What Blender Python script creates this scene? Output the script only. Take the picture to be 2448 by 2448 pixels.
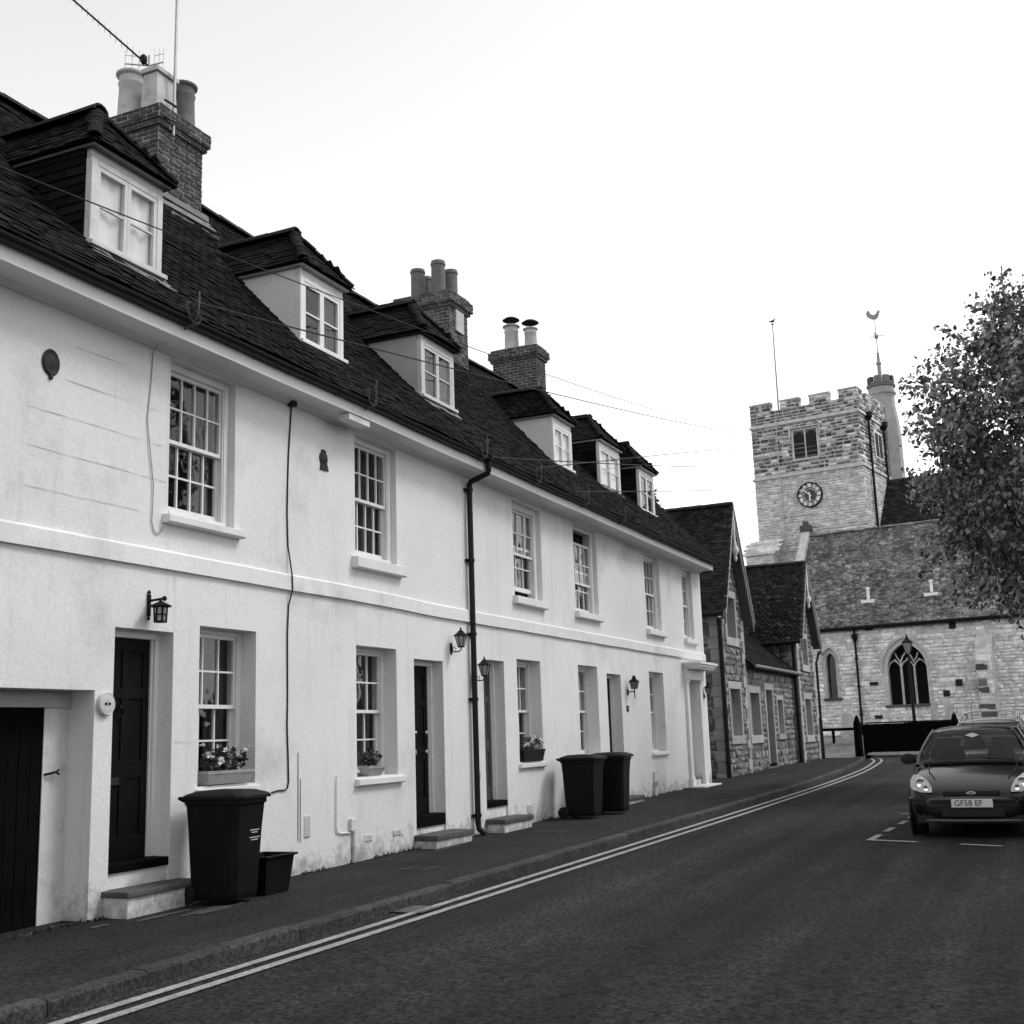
import bpy, bmesh, math, random
import numpy as np
from mathutils import Matrix, Vector, noise as mnoise

for o in list(bpy.data.objects): bpy.data.objects.remove(o)
scene = bpy.context.scene
col = scene.collection
random.seed(7)
rnd = random.Random(11)
R_ = math.radians

# ------------------------------------------------------------------ camera
# world: X runs up the street, Y points to the terrace on the left, Z up
CAM = Vector((0.0, 0.0, 1.5))
YAW, PITCH, ROLL = R_(23.812), R_(10.734), R_(-1.8995)
Fw = Vector((math.cos(YAW)*math.cos(PITCH), math.sin(YAW)*math.cos(PITCH), math.sin(PITCH)))
Rt = Vector((math.sin(YAW), -math.cos(YAW), 0.0))
Up = Rt.cross(Fw)
R2 = Rt*math.cos(ROLL) + Up*math.sin(ROLL)
U2 = -Rt*math.sin(ROLL) + Up*math.cos(ROLL)
cam_d = bpy.data.cameras.new('camera')
cam = bpy.data.objects.new('camera', cam_d); col.objects.link(cam)
cam_d.sensor_width = 36.0
cam_d.lens = 36.0*2833/2448
cam_d.clip_start = 0.05; cam_d.clip_end = 3000
mw = Matrix((R2, U2, -Fw)).transposed().to_4x4(); mw.translation = CAM
cam.matrix_world = mw
scene.camera = cam

# ------------------------------------------------------------------ light
SUN_AZ, SUN_EL = R_(-58), R_(50)          # azimuth from +X towards +Y
w = bpy.data.worlds.new('World'); scene.world = w; w.use_nodes = True
nt = w.node_tree; nt.nodes.clear()
sky = nt.nodes.new('ShaderNodeTexSky'); sky.sky_type = 'NISHITA'; sky.sun_disc = False
sky.sun_elevation = SUN_EL; sky.sun_rotation = math.pi/2 - SUN_AZ
sky.air_density = 2.0; sky.dust_density = 0.0; sky.ozone_density = 1.0; sky.altitude = 0
bw = nt.nodes.new('ShaderNodeRGBToBW'); bg = nt.nodes.new('ShaderNodeBackground'); wo = nt.nodes.new('ShaderNodeOutputWorld')
bg.inputs[1].default_value = 0.15
nt.links.new(sky.outputs[0], bw.inputs[0]); nt.links.new(bw.outputs[0], bg.inputs[0]); nt.links.new(bg.outputs[0], wo.inputs[0])
sd = bpy.data.lights.new('sun', 'SUN'); sun = bpy.data.objects.new('sun', sd); col.objects.link(sun)
sd.energy = 0.95; sd.angle = R_(18); sd.color = (1.0, 1.0, 1.0)
sdir = Vector((math.cos(SUN_AZ)*math.cos(SUN_EL), math.sin(SUN_AZ)*math.cos(SUN_EL), math.sin(SUN_EL)))
sun.rotation_euler = sdir.to_track_quat('Z', 'Y').to_euler()
vs = scene.view_settings
vs.view_transform = 'Standard'; vs.look = 'None'; vs.gamma = 1.0; vs.exposure = 0.95; vs.use_curve_mapping = False
scene.render.engine = 'CYCLES'

# ------------------------------------------------------------------ materials
def mat(name, c, rough=.85, var=.12, ns=3.0, isl=0.0, bump=0.0, bs=40.0, spec=.3, metal=0.0, fine=0.0, fs=120.0, stain=0.0, ss=.7, coat=0.0, streak=0.0, grime=0.0, track=0.0, wear=0.0, objv=0.0):
    m = bpy.data.materials.new(name); m.use_nodes = True
    n = m.node_tree.nodes; L = m.node_tree.links
    b = n['Principled BSDF']
    b.inputs['Roughness'].default_value = rough; b.inputs['Metallic'].default_value = metal
    b.inputs['Specular IOR Level'].default_value = spec; b.inputs['Coat Weight'].default_value = coat
    geo = n.new('ShaderNodeNewGeometry')
    def math_(op, a, bb):
        q = n.new('ShaderNodeMath'); q.operation = op
        for k, x in enumerate((a, bb)):
            if isinstance(x, (int, float)): q.inputs[k].default_value = x
            elif x is not None: L.new(x, q.inputs[k])
        return q.outputs[0]
    def noise(s, det=5, ro=.6, vec=None):
        q = n.new('ShaderNodeTexNoise'); q.inputs['Scale'].default_value = s; q.inputs['Detail'].default_value = det; q.inputs['Roughness'].default_value = ro
        L.new(vec or geo.outputs['Position'], q.inputs['Vector']); return q.outputs['Fac']
    def mr(x, a, bb, f0=.3, f1=.7):
        q = n.new('ShaderNodeMapRange'); L.new(x, q.inputs[0])
        q.inputs[1].default_value = f0; q.inputs[2].default_value = f1; q.inputs[3].default_value = a; q.inputs[4].default_value = bb
        return q.outputs[0]
    v = mr(noise(ns), c*(1-var), c*(1+var))
    if fine: v = math_('MULTIPLY', v, mr(noise(fs, 3, .7), 1-fine, 1+fine, .36, .64))
    if stain: v = math_('MULTIPLY', v, mr(noise(ss, 7, .65), 1.0, 1-stain, .56, .72))
    if streak:
        mp = n.new('ShaderNodeMapping'); mp.inputs['Scale'].default_value = (5, 5, .35); L.new(geo.outputs['Position'], mp.inputs[0])
        v = math_('MULTIPLY', v, mr(noise(1.0, 6, .7, mp.outputs[0]), 1.0, 1-streak, .55, .75))
    if objv:
        ob = n.new('ShaderNodeObjectInfo'); v = math_('MULTIPLY', v, mr(ob.outputs['Random'], 1-objv, 1+objv, 0, 1))
    if grime:    # splash dirt and moss with ragged edge low on the wall
        sx = n.new('ShaderNodeSeparateXYZ'); L.new(geo.outputs['Position'], sx.inputs[0])
        hgt = math_('SUBTRACT', sx.outputs[2], math_('MULTIPLY', math_('SUBTRACT', sx.outputs[0], 8.5), .008))
        low = mr(hgt, .34, -.10, .0, .55)
        v = math_('MULTIPLY', v, mr(math_('ADD', noise(7.0, 8, .7), low), 1.0, 1-grime, .62, .95))
    if track:    # tyre-polished tracks and oil streaks along the road
        mp = n.new('ShaderNodeMapping'); mp.inputs['Scale'].default_value = (.06, 1.3, 1.0); L.new(geo.outputs['Position'], mp.inputs[0])
        v = math_('MULTIPLY', v, mr(noise(1.0, 4, .55, mp.outputs[0]), 1-track, 1+track, .35, .65))
        v = math_('MULTIPLY', v, mr(noise(2.2, 8, .75), 1+track*.5, 1-track*.5))
    if wear:     # paint worn through to the dark surface
        k_ = mr(noise(16.0, 8, .75), 0.0, 1.0, .60, .66); v = math_('ADD', math_('MULTIPLY', v, math_('SUBTRACT', 1.0, math_('MULTIPLY', k_, wear))), math_('MULTIPLY', k_, .02))
    if isl:
        oi = n.new('ShaderNodeObjectInfo')
        r = math_('FRACT', math_('ADD', math_('MULTIPLY', geo.outputs['Random Per Island'], 1.0), math_('MULTIPLY', oi.outputs['Random'], 3.7)), None)
        v = math_('MULTIPLY', v, mr(r, 1-isl, 1+isl, 0, 1))
    L.new(v, b.inputs['Base Color'])
    if bump:
        bn = n.new('ShaderNodeBump'); bn.inputs['Strength'].default_value = bump; bn.inputs['Distance'].default_value = .02
        L.new(noise(bs, 4), bn.inputs['Height']); L.new(bn.outputs[0], b.inputs['Normal'])
    return m
MT = {}
def MM(k, *a, **kw): MT[k] = mat(k, *a, **kw)
MM('plaster', .73, .9, .05, .9, fine=.055, fs=42, stain=.27, ss=.55, streak=.14, grime=.62, objv=.045, bump=.25, bs=28)
MM('plaster_grey', .42, .9, .10, 2.5, fine=.08, fs=60, stain=.25, ss=1.5, bump=.3, bs=30)
MM('trim', .72, .55, .05, 2, fine=.03, spec=.4, stain=.12, ss=3)
MM('trim_worn', .58, .7, .08, 4, fine=.08, fs=60, stain=.3, ss=5)
MM('tile', .0072, .85, .35, 5, isl=.6, fine=.5, fs=60, spec=.12, bump=.3, bs=60)
MM('tile_ridge', .022, .9, .35, 6, isl=.3, fine=.3, fs=50, bump=.3, bs=40)
MM('tile_cot', .014, .85, .4, 5, isl=.75, fine=.5, fs=30)
MM('tile_church', .17, .9, .5, 1.3, isl=.45, fine=.4, fs=9, stain=.5, ss=.5)
MM('tile_nave', .016, .9, .4, 2, isl=.3, fine=.3, fs=9)
MM('underlay', .006, .95)
MM('brick', .07, .9, .3, 6, isl=.5, fine=.3, fs=80, bump=.3, bs=90)
MM('brick_dark', .055, .9, .3, 6, isl=.45, fine=.3, fs=80, bump=.3, bs=90)
MM('mortar', .26, .95, .3, 9, fine=.3)
MM('cement', .09, .95, .4, 5, fine=.3, bump=.5, bs=25)
MM('lead', .16, .6, .2, 4, stain=.3, ss=4)
MM('pot_light', .42, .85, .15, 5, stain=.35, ss=4, fine=.1)
MM('pot_grey', .13, .85, .2, 5, stain=.3, ss=4)
MM('church_stone', .78, .92, .25, 3, isl=.26, fine=.22, fs=22, stain=.45, ss=.9, bump=.4, bs=30)
MM('church_mortar', .58, .95, .25, 4, stain=.35, ss=.9)
MM('belfry_stone', .125, .92, .25, 3, isl=.55, fine=.25, fs=20, bump=.4, bs=30)
MM('belfry_mortar', .46, .95, .2, 4)
MM('tower_stone', .56, .92, .25, 3, isl=.28, fine=.25, fs=20, stain=.3, ss=.8, bump=.4, bs=30)
MM('dressed', .5, .9, .2, 3, isl=.15, fine=.15, fs=20, stain=.3, ss=1.2)
MM('dressed_dark', .10, .9, .3, 3, isl=.2, fine=.2)
MM('cot_stone', .17, .92, .3, 3, isl=.5, fine=.25, fs=25, stain=.3, ss=.8, bump=.5, bs=25)
MM('cot_mortar', .12, .95, .25, 5)
MM('cot_dressed', .34, .9, .15, 3, isl=.15, fine=.15, stain=.3, ss=1.5)
MM('asphalt', .0205, .92, .26, .45, fine=.95, fs=24, stain=.35, ss=.3, track=.5, bump=.5, bs=120, spec=.2)
MM('pavement', .0205, .92, .3, .6, fine=.75, fs=28, stain=.45, track=.25, ss=.9, bump=.5, bs=90, spec=.2)
MM('patch_dark', .0135, .92, .28, .6, fine=.75, fs=28, stain=.3, ss=1.2, spec=.2)
MM('patch_light', .06, .92, .35, 5, fine=.4, fs=60)
MM('kerb', .046, .9, .3, 3, isl=.25, fine=.6, fs=35, stain=.35, ss=2, bump=.5, bs=50)
MM('line', .30, .85, .25, 4, fine=.35, fs=35, stain=.35, ss=4, wear=.85)
MM('grass', .16, .95, .35, 1.2, fine=.5, fs=30, bump=.6, bs=30)
MM('gravel', .17, .95, .25, 1.2, fine=.4, fs=30)
MM('earth', .05, .95, .3, .4)
MM('black_gloss', .006, .5, .2, 3, spec=.25, stain=.2)
MM('black_door', .003, .6, .3, 3, spec=.12)
MM('black_wood', .003, .85, .4, 4, fine=.3, spec=.06)
MM('bin_plastic', .004, .55, .4, 5, spec=.16, fine=.4, stain=.4, ss=3, fs=90)
MM('bin_lid', .007, .65, .25, 3, spec=.2, fine=.2, fs=90)
MM('rubber', .008, .9, .1, 3)
MM('door_grey', .055, .6, .15, 3)
MM('door_pale', .42, .6, .06, 3)
MM('step_slab', .085, .9, .3, 6, fine=.3, fs=60, stain=.3, ss=4)
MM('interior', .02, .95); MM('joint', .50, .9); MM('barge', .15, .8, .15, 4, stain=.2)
MM('curtain_white', .75, .9, .08, 4)
MM('curtain_grey', .05, .9, .25, 5)
MM('iron', .005, .6, .2, 5, spec=.2)
MM('plaque_dark', .014, .6, .4, 30, fine=.3)
MM('plaque_pale', .55, .6, .08, 6)
MM('lamp_glass', .30, .25, .2, 10, spec=.6)
MM('print_white', .7, .7, .05)
MM('alu', .35, .4, .1, 5, metal=.8)
MM('cable_dark', .02, .7)
MM('cable_pale', .35, .7)
MM('vent_pale', .5, .7, .1)
MM('terracotta_pale', .30, .85, .15, 6)
MM('planter_dark', .006, .8, .3, 8)
MM('leaf_dark', .045, .6, .4, 9, isl=.6, spec=.4)
MM('petal', .75, .7, .1, 9, isl=.2)
MM('leaf', .20, .45, .4, 1.2, isl=.85, spec=.5)
MM('conifer', .03, .7, .4, 2, isl=.5)
MM('bark', .06, .95, .4, 8, bump=.6, bs=20)
MM('car_black', .004, .25, .1, 2, spec=.25, coat=.35)
MM('car_silver', .40, .3, .05, 2, metal=.6, coat=.8)
MM('car_plastic', .012, .6, .1, 5)
MM('chrome', .65, .15, .05, 4, metal=1.0)
MM('plate', .75, .5, .03)
MM('dash', .02, .8); MM('seat', .05, .9, .2, 8)
MM('headlamp_lens', .7, .12, .25, 25, spec=.8)
MM('clock_white', .85, .6, .03); MM('louvre', .02, .9)
MM('weather_metal', .25, .5, .1, 5, metal=.3)

def glass_mat(name, tint=.0):
    m = bpy.data.materials.new(name); m.use_nodes = True
    n = m.node_tree.nodes; L = m.node_tree.links; n.remove(n['Principled BSDF'])
    t = n.new('ShaderNodeBsdfTransparent'); t.inputs[0].default_value = (.97-tint,)*3+(1,)
    g = n.new('ShaderNodeBsdfGlossy'); g.inputs['Roughness'].default_value = .015
    geo = n.new('ShaderNodeNewGeometry'); nz = n.new('ShaderNodeTexNoise'); nz.inputs['Scale'].default_value = 3.0; nz.inputs['Detail'].default_value = 2
    L.new(geo.outputs['Position'], nz.inputs['Vector'])
    bp = n.new('ShaderNodeBump'); bp.inputs['Strength'].default_value = .12; bp.inputs['Distance'].default_value = .05
    L.new(nz.outputs['Fac'], bp.inputs['Height']); L.new(bp.outputs[0], g.inputs['Normal'])
    dt = n.new('ShaderNodeVectorMath'); dt.operation = 'DOT_PRODUCT'; L.new(geo.outputs['Incoming'], dt.inputs[0]); L.new(geo.outputs['Normal'], dt.inputs[1])
    def mth(op, x, y=None):
        q = n.new('ShaderNodeMath'); q.operation = op
        for k, z in enumerate((x, y)):
            if isinstance(z, (int, float)): q.inputs[k].default_value = z
            elif z is not None: L.new(z, q.inputs[k])
        return q
    f = mth('ADD', mth('MULTIPLY', mth('POWER', mth('SUBTRACT', 1.0, mth('ABSOLUTE', dt.outputs['Value']).outputs[0]).outputs[0], 5.0).outputs[0], .96).outputs[0], .04)
    f = mth('MULTIPLY', f.outputs[0], .65)
    mx = n.new('ShaderNodeMixShader'); L.new(f.outputs[0], mx.inputs[0]); L.new(t.outputs[0], mx.inputs[1]); L.new(g.outputs[0], mx.inputs[2])
    L.new(mx.outputs[0], n['Material Output'].inputs[0]); return m
MT['glass'] = glass_mat('glass')
MT['glass_dark'] = glass_mat('glass_dark', .45)

# ------------------------------------------------------------------ helpers
def woff(p):
    v = Vector((0, 0, 0))
    while p is not None: v += p.location; p = p.parent
    return v
def tag(o, label=None, cat=None, group=None, kind=None):
    if label: o['label'] = label
    if cat: o['category'] = cat
    if group: o['group'] = group
    if kind: o['kind'] = kind
    return o
def thing(name, loc, label, cat, group=None):
    o = bpy.data.objects.new(name, None); o.empty_display_size = .3; o.location = loc; col.objects.link(o)
    return tag(o, label, cat, group)
class MB:
    def __init__(s, M=None): s.v = []; s.f = []; s.M = M
    def add(s, vs, fs):
        o = len(s.v)
        s.v += [tuple(s.M @ Vector(p)) if s.M is not None else tuple(p) for p in vs]
        s.f += [tuple(i+o for i in f) for f in fs]; return s
    def box(s, x0, x1, y0, y1, z0, z1):
        return s.add([(x0,y0,z0),(x1,y0,z0),(x1,y1,z0),(x0,y1,z0),(x0,y0,z1),(x1,y0,z1),(x1,y1,z1),(x0,y1,z1)],
            [(0,3,2,1),(4,5,6,7),(0,1,5,4),(1,2,6,5),(2,3,7,6),(3,0,4,7)])
    def bar(s, a, b, w, h=None, up=(0,0,1)):
        h = h or w; a = Vector(a); b = Vector(b); d = (b-a).normalized(); u = Vector(up)
        if abs(d.dot(u)) > .98: u = Vector((1,0,0))
        r = d.cross(u).normalized(); u = r.cross(d)
        vs = []
        for p in (a, b):
            for (i, j) in ((-1,-1),(1,-1),(1,1),(-1,1)): vs.append(p + r*(i*w/2) + u*(j*h/2))
        return s.add(vs, [(0,3,2,1),(4,5,6,7),(0,1,5,4),(1,2,6,5),(2,3,7,6),(3,0,4,7)])
    def poly(s, pts, d):          # prism: planar polygon extruded by vector d
        d = Vector(d); n = len(pts); vs = [Vector(p) for p in pts] + [Vector(p)+d for p in pts]
        return s.add(vs, [tuple(range(n-1,-1,-1)), tuple(range(n,2*n))] + [(i,(i+1)%n,n+(i+1)%n,n+i) for i in range(n)])
    def tube(s, pts, r, n=8, caps=True):
        pts = [Vector(p) for p in pts]; rr = r if isinstance(r, (list, tuple)) else [r]*len(pts)
        rings = []; prev = None
        for i, p in enumerate(pts):
            d = (pts[min(i+1,len(pts)-1)] - pts[max(i-1,0)]).normalized()
            u = prev if prev is not None else (Vector((0,0,1)) if abs(d.z) < .9 else Vector((1,0,0)))
            a = (u - d*u.dot(d)).normalized(); b = d.cross(a); prev = a
            rings.append([p + a*(rr[i]*math.cos(2*math.pi*k/n)) + b*(rr[i]*math.sin(2*math.pi*k/n)) for k in range(n)])
        vs = [q for rg in rings for q in rg]; fs = []
        for i in range(len(pts)-1):
            for k in range(n): fs.append((i*n+k, i*n+(k+1)%n, (i+1)*n+(k+1)%n, (i+1)*n+k))
        if caps: fs += [tuple(range(n-1,-1,-1)), tuple((len(pts)-1)*n+k for k in range(n))]
        return s.add(vs, fs)
    def lathe(s, prof, c, n=16, axis='z', sx=1.0, sy=1.0, ph=0.0):   # prof [(r,h)]
        vs = []; fs = []; c = Vector(c)
        for (r, h) in prof:
            for k in range(n):
                a = 2*math.pi*k/n+ph; p = (r*math.cos(a)*sx, r*math.sin(a)*sy, h)
                if axis == 'y': p = (p[0], h, p[1])
                if axis == 'x': p = (h, p[0], p[1])
                vs.append(c + Vector(p))
        for i in range(len(prof)-1):
            for k in range(n): fs.append((i*n+k, i*n+(k+1)%n, (i+1)*n+(k+1)%n, (i+1)*n+k))
        fs += [tuple(range(n-1,-1,-1)), tuple((len(prof)-1)*n+k for k in range(n))]
        return s.add(vs, fs)
    def build(s, name, m, parent=None, smooth=False, bevel=0.0, seg=2):
        off = woff(parent)
        me = bpy.data.meshes.new(name)
        me.from_pydata([(p[0]-off.x, p[1]-off.y, p[2]-off.z) for p in s.v], [], s.f)
        bm = bmesh.new(); bm.from_mesh(me); bmesh.ops.recalc_face_normals(bm, faces=bm.faces); bm.to_mesh(me); bm.free()
        me.materials.append(MT[m] if isinstance(m, str) else m)
        o = bpy.data.objects.new(name, me); col.objects.link(o)
        if parent is not None: o.parent = parent
        if smooth:
            me.polygons.foreach_set('use_smooth', [True]*len(me.polygons))
            try: me.set_sharp_from_angle(angle=R_(40))
            except Exception: pass
        if bevel:
            b = o.modifiers.new('bevel', 'BEVEL'); b.width = bevel; b.segments = seg; b.limit_method = 'ANGLE'; b.angle_limit = R_(40)
        return o
def raw_mesh(name, V, F4, m, parent=None):
    """fast quad mesh from numpy arrays (world coords)"""
    off = woff(parent); me = bpy.data.meshes.new(name)
    V = np.asarray(V, float) - np.array([off.x, off.y, off.z])
    F4 = np.asarray(F4, np.int32); nf, k = F4.shape
    me.vertices.add(len(V)); me.vertices.foreach_set('co', V.ravel())
    me.loops.add(nf*k); me.loops.foreach_set('vertex_index', F4.ravel())
    me.polygons.add(nf); me.polygons.foreach_set('loop_start', np.arange(0, nf*k, k, dtype=np.int32))
    me.update(calc_edges=True); me.materials.append(MT[m])
    o = bpy.data.objects.new(name, me); col.objects.link(o)
    if parent is not None: o.parent = parent
    return o
# unit pieces -----------------------------------------------------------
BOXF = [(0,3,2,1),(4,5,6,7),(0,1,5,4),(1,2,6,5),(2,3,7,6),(3,0,4,7)]
def unit_tile(k):   # x width 1, y upslope 0..1, z thickness ; slight camber
    r = random.Random(k); j = lambda a: r.uniform(-a, a)
    return [(-.5+j(.02),0+j(.05),0+j(.2)),(.5+j(.02),0+j(.05),0+j(.2)),(.5,1,0),(-.5,1,0),(-.5+j(.02),0+j(.03),1+j(.3)),(.5+j(.02),0+j(.03),1+j(.3)),(.5,1,1),(-.5,1,1)]
def unit_stone(k, w=1.0):  # centred x,z ; front at y=-.5 with worn (inset) edges
    r = random.Random(50+k); j = lambda a: r.uniform(-a, a)*w
    b = [(-.5+j(.03),.5,-.5+j(.07)),(.5+j(.03),.5,-.5+j(.07)),(.5+j(.03),.5,.5+j(.07)),(-.5+j(.03),.5,.5+j(.07))]
    f = [(-.46+j(.04),-.5+j(.25),-.42+j(.08)),(.46+j(.04),-.5+j(.25),-.42+j(.08)),(.46+j(.04),-.5+j(.25),.42+j(.08)),(-.46+j(.04),-.5+j(.25),.42+j(.08))]
    return f+b
STONEF = [(0,1,2,3),(0,4,5,1),(1,5,6,2),(2,6,7,3),(3,7,4,0)]
UNITS = {'tile': [(unit_tile(i), BOXF) for i in range(5)], 'stone': [(unit_stone(i, 1.6), STONEF) for i in range(9)],
         'brick': [(unit_stone(20+i, .7), STONEF) for i in range(5)]}
_um = {}
def unit_mesh(u, i, m):
    k = (u, i, m)
    if k not in _um:
        me = bpy.data.meshes.new(u); me.from_pydata(UNITS[u][i][0], [], UNITS[u][i][1]); me.materials.append(MT[m]); _um[k] = me
    return _um[k]
def in_frame(p, mrg=.04):
    v = p-CAM; z = v.dot(Fw)
    if z < .2: return False, 1e9
    x = v.dot(R2)/z*2833/2448; y = v.dot(U2)/z*2833/2448
    return (abs(x) < .5+mrg and abs(y) < .5+mrg), z
class Pieces:
    """many alike pieces of one thing: the largest in view become objects, the rest one stuff mesh per parent"""
    def __init__(s): s.it = []
    def add(s, M, parent, u, m, area, front=True):
        ok, z = in_frame(M.translation)
        s.it.append((area/z/z if (ok and front) else 0.0, M, parent, u, m, random.randrange(len(UNITS[u]))))
    def flush(s, name, limit=300, many=None):
        s.it.sort(key=lambda t: -t[0]); rest = {}
        for k, (sc, M, p, u, m, i) in enumerate(s.it):
            if k < limit and sc > 0:
                o = bpy.data.objects.new(name, unit_mesh(u, i, m)); col.objects.link(o)
                M2 = M.copy(); M2.translation = M.translation - woff(p); o.parent = p; o.matrix_local = M2
            else: rest.setdefault((p, u, m), []).append((M, i))
        for (p, u, m), L in rest.items():
            V = []; F = []; n = 0
            F0 = np.array(UNITS[u][0][1], np.int32)
            for M, i in L:
                A = np.array(M); P = np.array(UNITS[u][i][0]); V.append(P @ A[:3,:3].T + A[:3,3]); F.append(F0+n); n += len(P)
            o = raw_mesh(many or name+'s', np.concatenate(V), np.concatenate(F), m, p); o['kind'] = 'stuff'
def basis(ex, ey, ez, t):
    M = Matrix((ex, ey, ez)).transposed().to_4x4(); M.translation = t; return M
def tile_poly(P, parent, poly, m='tile', gauge=.10, wid=.165, thick=.014, length=.19, skip=None, jit=1.0, front=True, warp=None):
    """cover planar polygon (first edge = eave, counter-clockwise seen from outside) with tiles"""
    poly = [Vector(p) for p in poly]
    ex = (poly[1]-poly[0]).normalized(); n = ex.cross(poly[-1]-poly[0]).normalized(); ey = n.cross(ex)
    o = poly[0]; q = [((p-o).dot(ex), (p-o).dot(ey)) for p in poly]
    def inside(x, y):
        c = False
        for i in range(len(q)):
            (x1,y1),(x2,y2) = q[i], q[(i+1)%len(q)]
            if (y1 > y) != (y2 > y) and x < (x2-x1)*(y-y1)/(y2-y1)+x1: c = not c
        return c
    ymax = max(b for a, b in q); x0 = min(a for a, b in q); x1 = max(a for a, b in q)
    r = 0; y = 0.0
    while y < ymax-.02:
        x = x0 + (wid/2 if r % 2 else 0)
        while x <= x1+wid*.25:
            if inside(min(max(x, x0+.01), x1-.01), y+gauge*.5):
                c = o + ex*x + ey*(y + rnd.uniform(-.006,.006)*jit) + n*(.012+rnd.uniform(-.004,.007)*jit)
                if warp: c = c + warp(c)
                if not (skip and skip(c)):
                    a = rnd.uniform(-.025,.025)*jit
                    e1 = (ex*math.cos(a)+ey*math.sin(a)); e2 = (ey*math.cos(.1)-n*math.sin(.1+rnd.uniform(-.03,.03)*jit)).normalized(); e2 = (e2-e1*e2.dot(e1)).normalized()
                    e3 = e1.cross(e2)
                    P.add(basis(e1*(wid*.975), e2*length, e3*thick, c), parent, 'tile', m, gauge*wid, front)
            x += wid
        y += gauge; r += 1
def stone_face(P, parent, O, u, n, s0, s1, z0, z1, hc, wc, m, block=None, depth=.05, gap=.012, u_='stone', front=True, keep=1.0, mpick=None, rs=None):
    """coursed stones on a vertical face. O origin, u along face, n outward normal. block(z)->[(a,b)] gaps"""
    r = rs or rnd; z = z0; u = Vector(u); n = Vector(n); O = Vector(O)
    while z < z1-.03:
        h = min(r.uniform(*hc), z1-z)
        if z1-(z+h) < hc[0]*.6: h = z1-z
        bl = sorted(block(z+h/2)) if block else []
        spans = []; a = s0
        for (p, q) in bl:
            if q <= s0 or p >= s1: continue
            if p > a: spans.append((a, min(p, s1)))
            a = max(a, q)
        if a < s1: spans.append((a, s1))
        for (a, b) in spans:
            s = a
            while s < b-.02:
                wd = r.uniform(*wc)
                if b-(s+wd) < wc[0]*.6: wd = b-s
                if wd > .04 and r.random() < keep:
                    c = O + u*(s+wd/2) + n*(r.uniform(-.006,.008)-.3*depth); hs = h*r.uniform(.82,1.06); c.z = z+h/2+r.uniform(-.05,.05)*h
                    P.add(basis((u+Vector((0,0,r.uniform(-.03,.03))))*(wd-gap), -n*depth, Vector((0,0,hs-gap)), c), parent, u_, mpick(r) if mpick else m, wd*h, front)
                s += wd
        z += h

# ------------------------------------------------------------------ ground
def gz(X): return .008*(min(max(X, -60), 60)-8.5)
def interp(X, T):
    if X <= T[0][0]: return T[0][1]
    for (a, b), (c, d) in zip(T, T[1:]):
        if X <= c: return b+(d-b)*(X-a)/(c-a)
    return T[-1][1]
KERB = [(-30,6.0),(7,5.90),(14,5.83),(23,5.67),(28,5.60),(34,5.70),(40,5.97),(44,6.25),(47,6.55),(48.6,6.75)]
def yk(X): return interp(X, KERB)
def sheet(name, X, lo, hi, dz, m, ny=1, jit=0.0):
    V = []; F = []
    for x in X:
        a, b = lo(x), hi(x)
        for j in range(ny+1):
            y = a+(b-a)*j/ny
            V.append((x, y, gz(x)+dz+jit*mnoise.noise(Vector((x*.6, y*.8, 3.1)))))
    n = ny+1
    for i in range(len(X)-1):
        for j in range(ny): F.append((i*n+j, (i+1)*n+j, (i+1)*n+j+1, i*n+j+1))
    mb = MB(); mb.add(V, F); return mb.build(name, m)
XS = [-30+i*.6 for i in range(int((48.9+30)/.6)+1)]+[48.9]
g = sheet('ground', [-600,-60,0,20,40,60,120,700], lambda x: -600, lambda x: 700, -.30, 'earth'); tag(g, kind='structure')
road = sheet('road', XS, lambda x: -.35 if x < 42 else -45, lambda x: yk(x)+.05, -.10, 'asphalt', 8, .004); tag(road, kind='structure')
pave = sheet('pavement', XS, lambda x: yk(x)+.12, lambda x: 9.6, 0.0, 'pavement', 8, .003); tag(pave, kind='structure')
pave2 = sheet('pavement_opposite', XS, lambda x: -4.0, lambda x: -.49 if x < 42 else -3.9, 0.0, 'pavement', 4); tag(pave2, kind='structure')
# kerb stones, one by one
def kerb_stone(x, L, yf, back, parent):
    y0 = yf(x); y1 = yf(x+L); mb = MB(); j = rnd.uniform(-.004,.004); h = gz(x)+.004+rnd.uniform(-.006,.006); g_ = .009
    d = Vector((L, y1-y0, 0)).normalized(); nn = Vector((-d.y, d.x, 0))*back
    a = Vector((x, y0+j, 0))+d*g_/2; b = Vector((x+L, y1+j, 0))-d*g_/2
    V = []
    for p, zz in ((a, h), (b, h+.008*L)):
        for (o, z) in ((0, -.28), (0, -.022), (.02, 0), (.135, .002), (.135, -.28)): V.append((p.x+nn.x*o, p.y+nn.y*o, zz+z))
    F = [(0,1,6,5),(1,2,7,6),(2,3,8,7),(3,4,9,8),(4,0,5,9),(0,4,3,2,1),(5,6,7,8,9)]
    mb.add(V, F); return mb.build('kerb_stone', 'kerb', parent)
x = 3.2
while x < 48.3:
    L = .915 if rnd.random() < .8 else rnd.uniform(.6,.9)
    kerb_stone(x, L, yk, 1, pave); x += L
x = 2.0
while x < 40:
    kerb_stone(x, .915, lambda q: -.35, -1, pave2); x += .915
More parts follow.
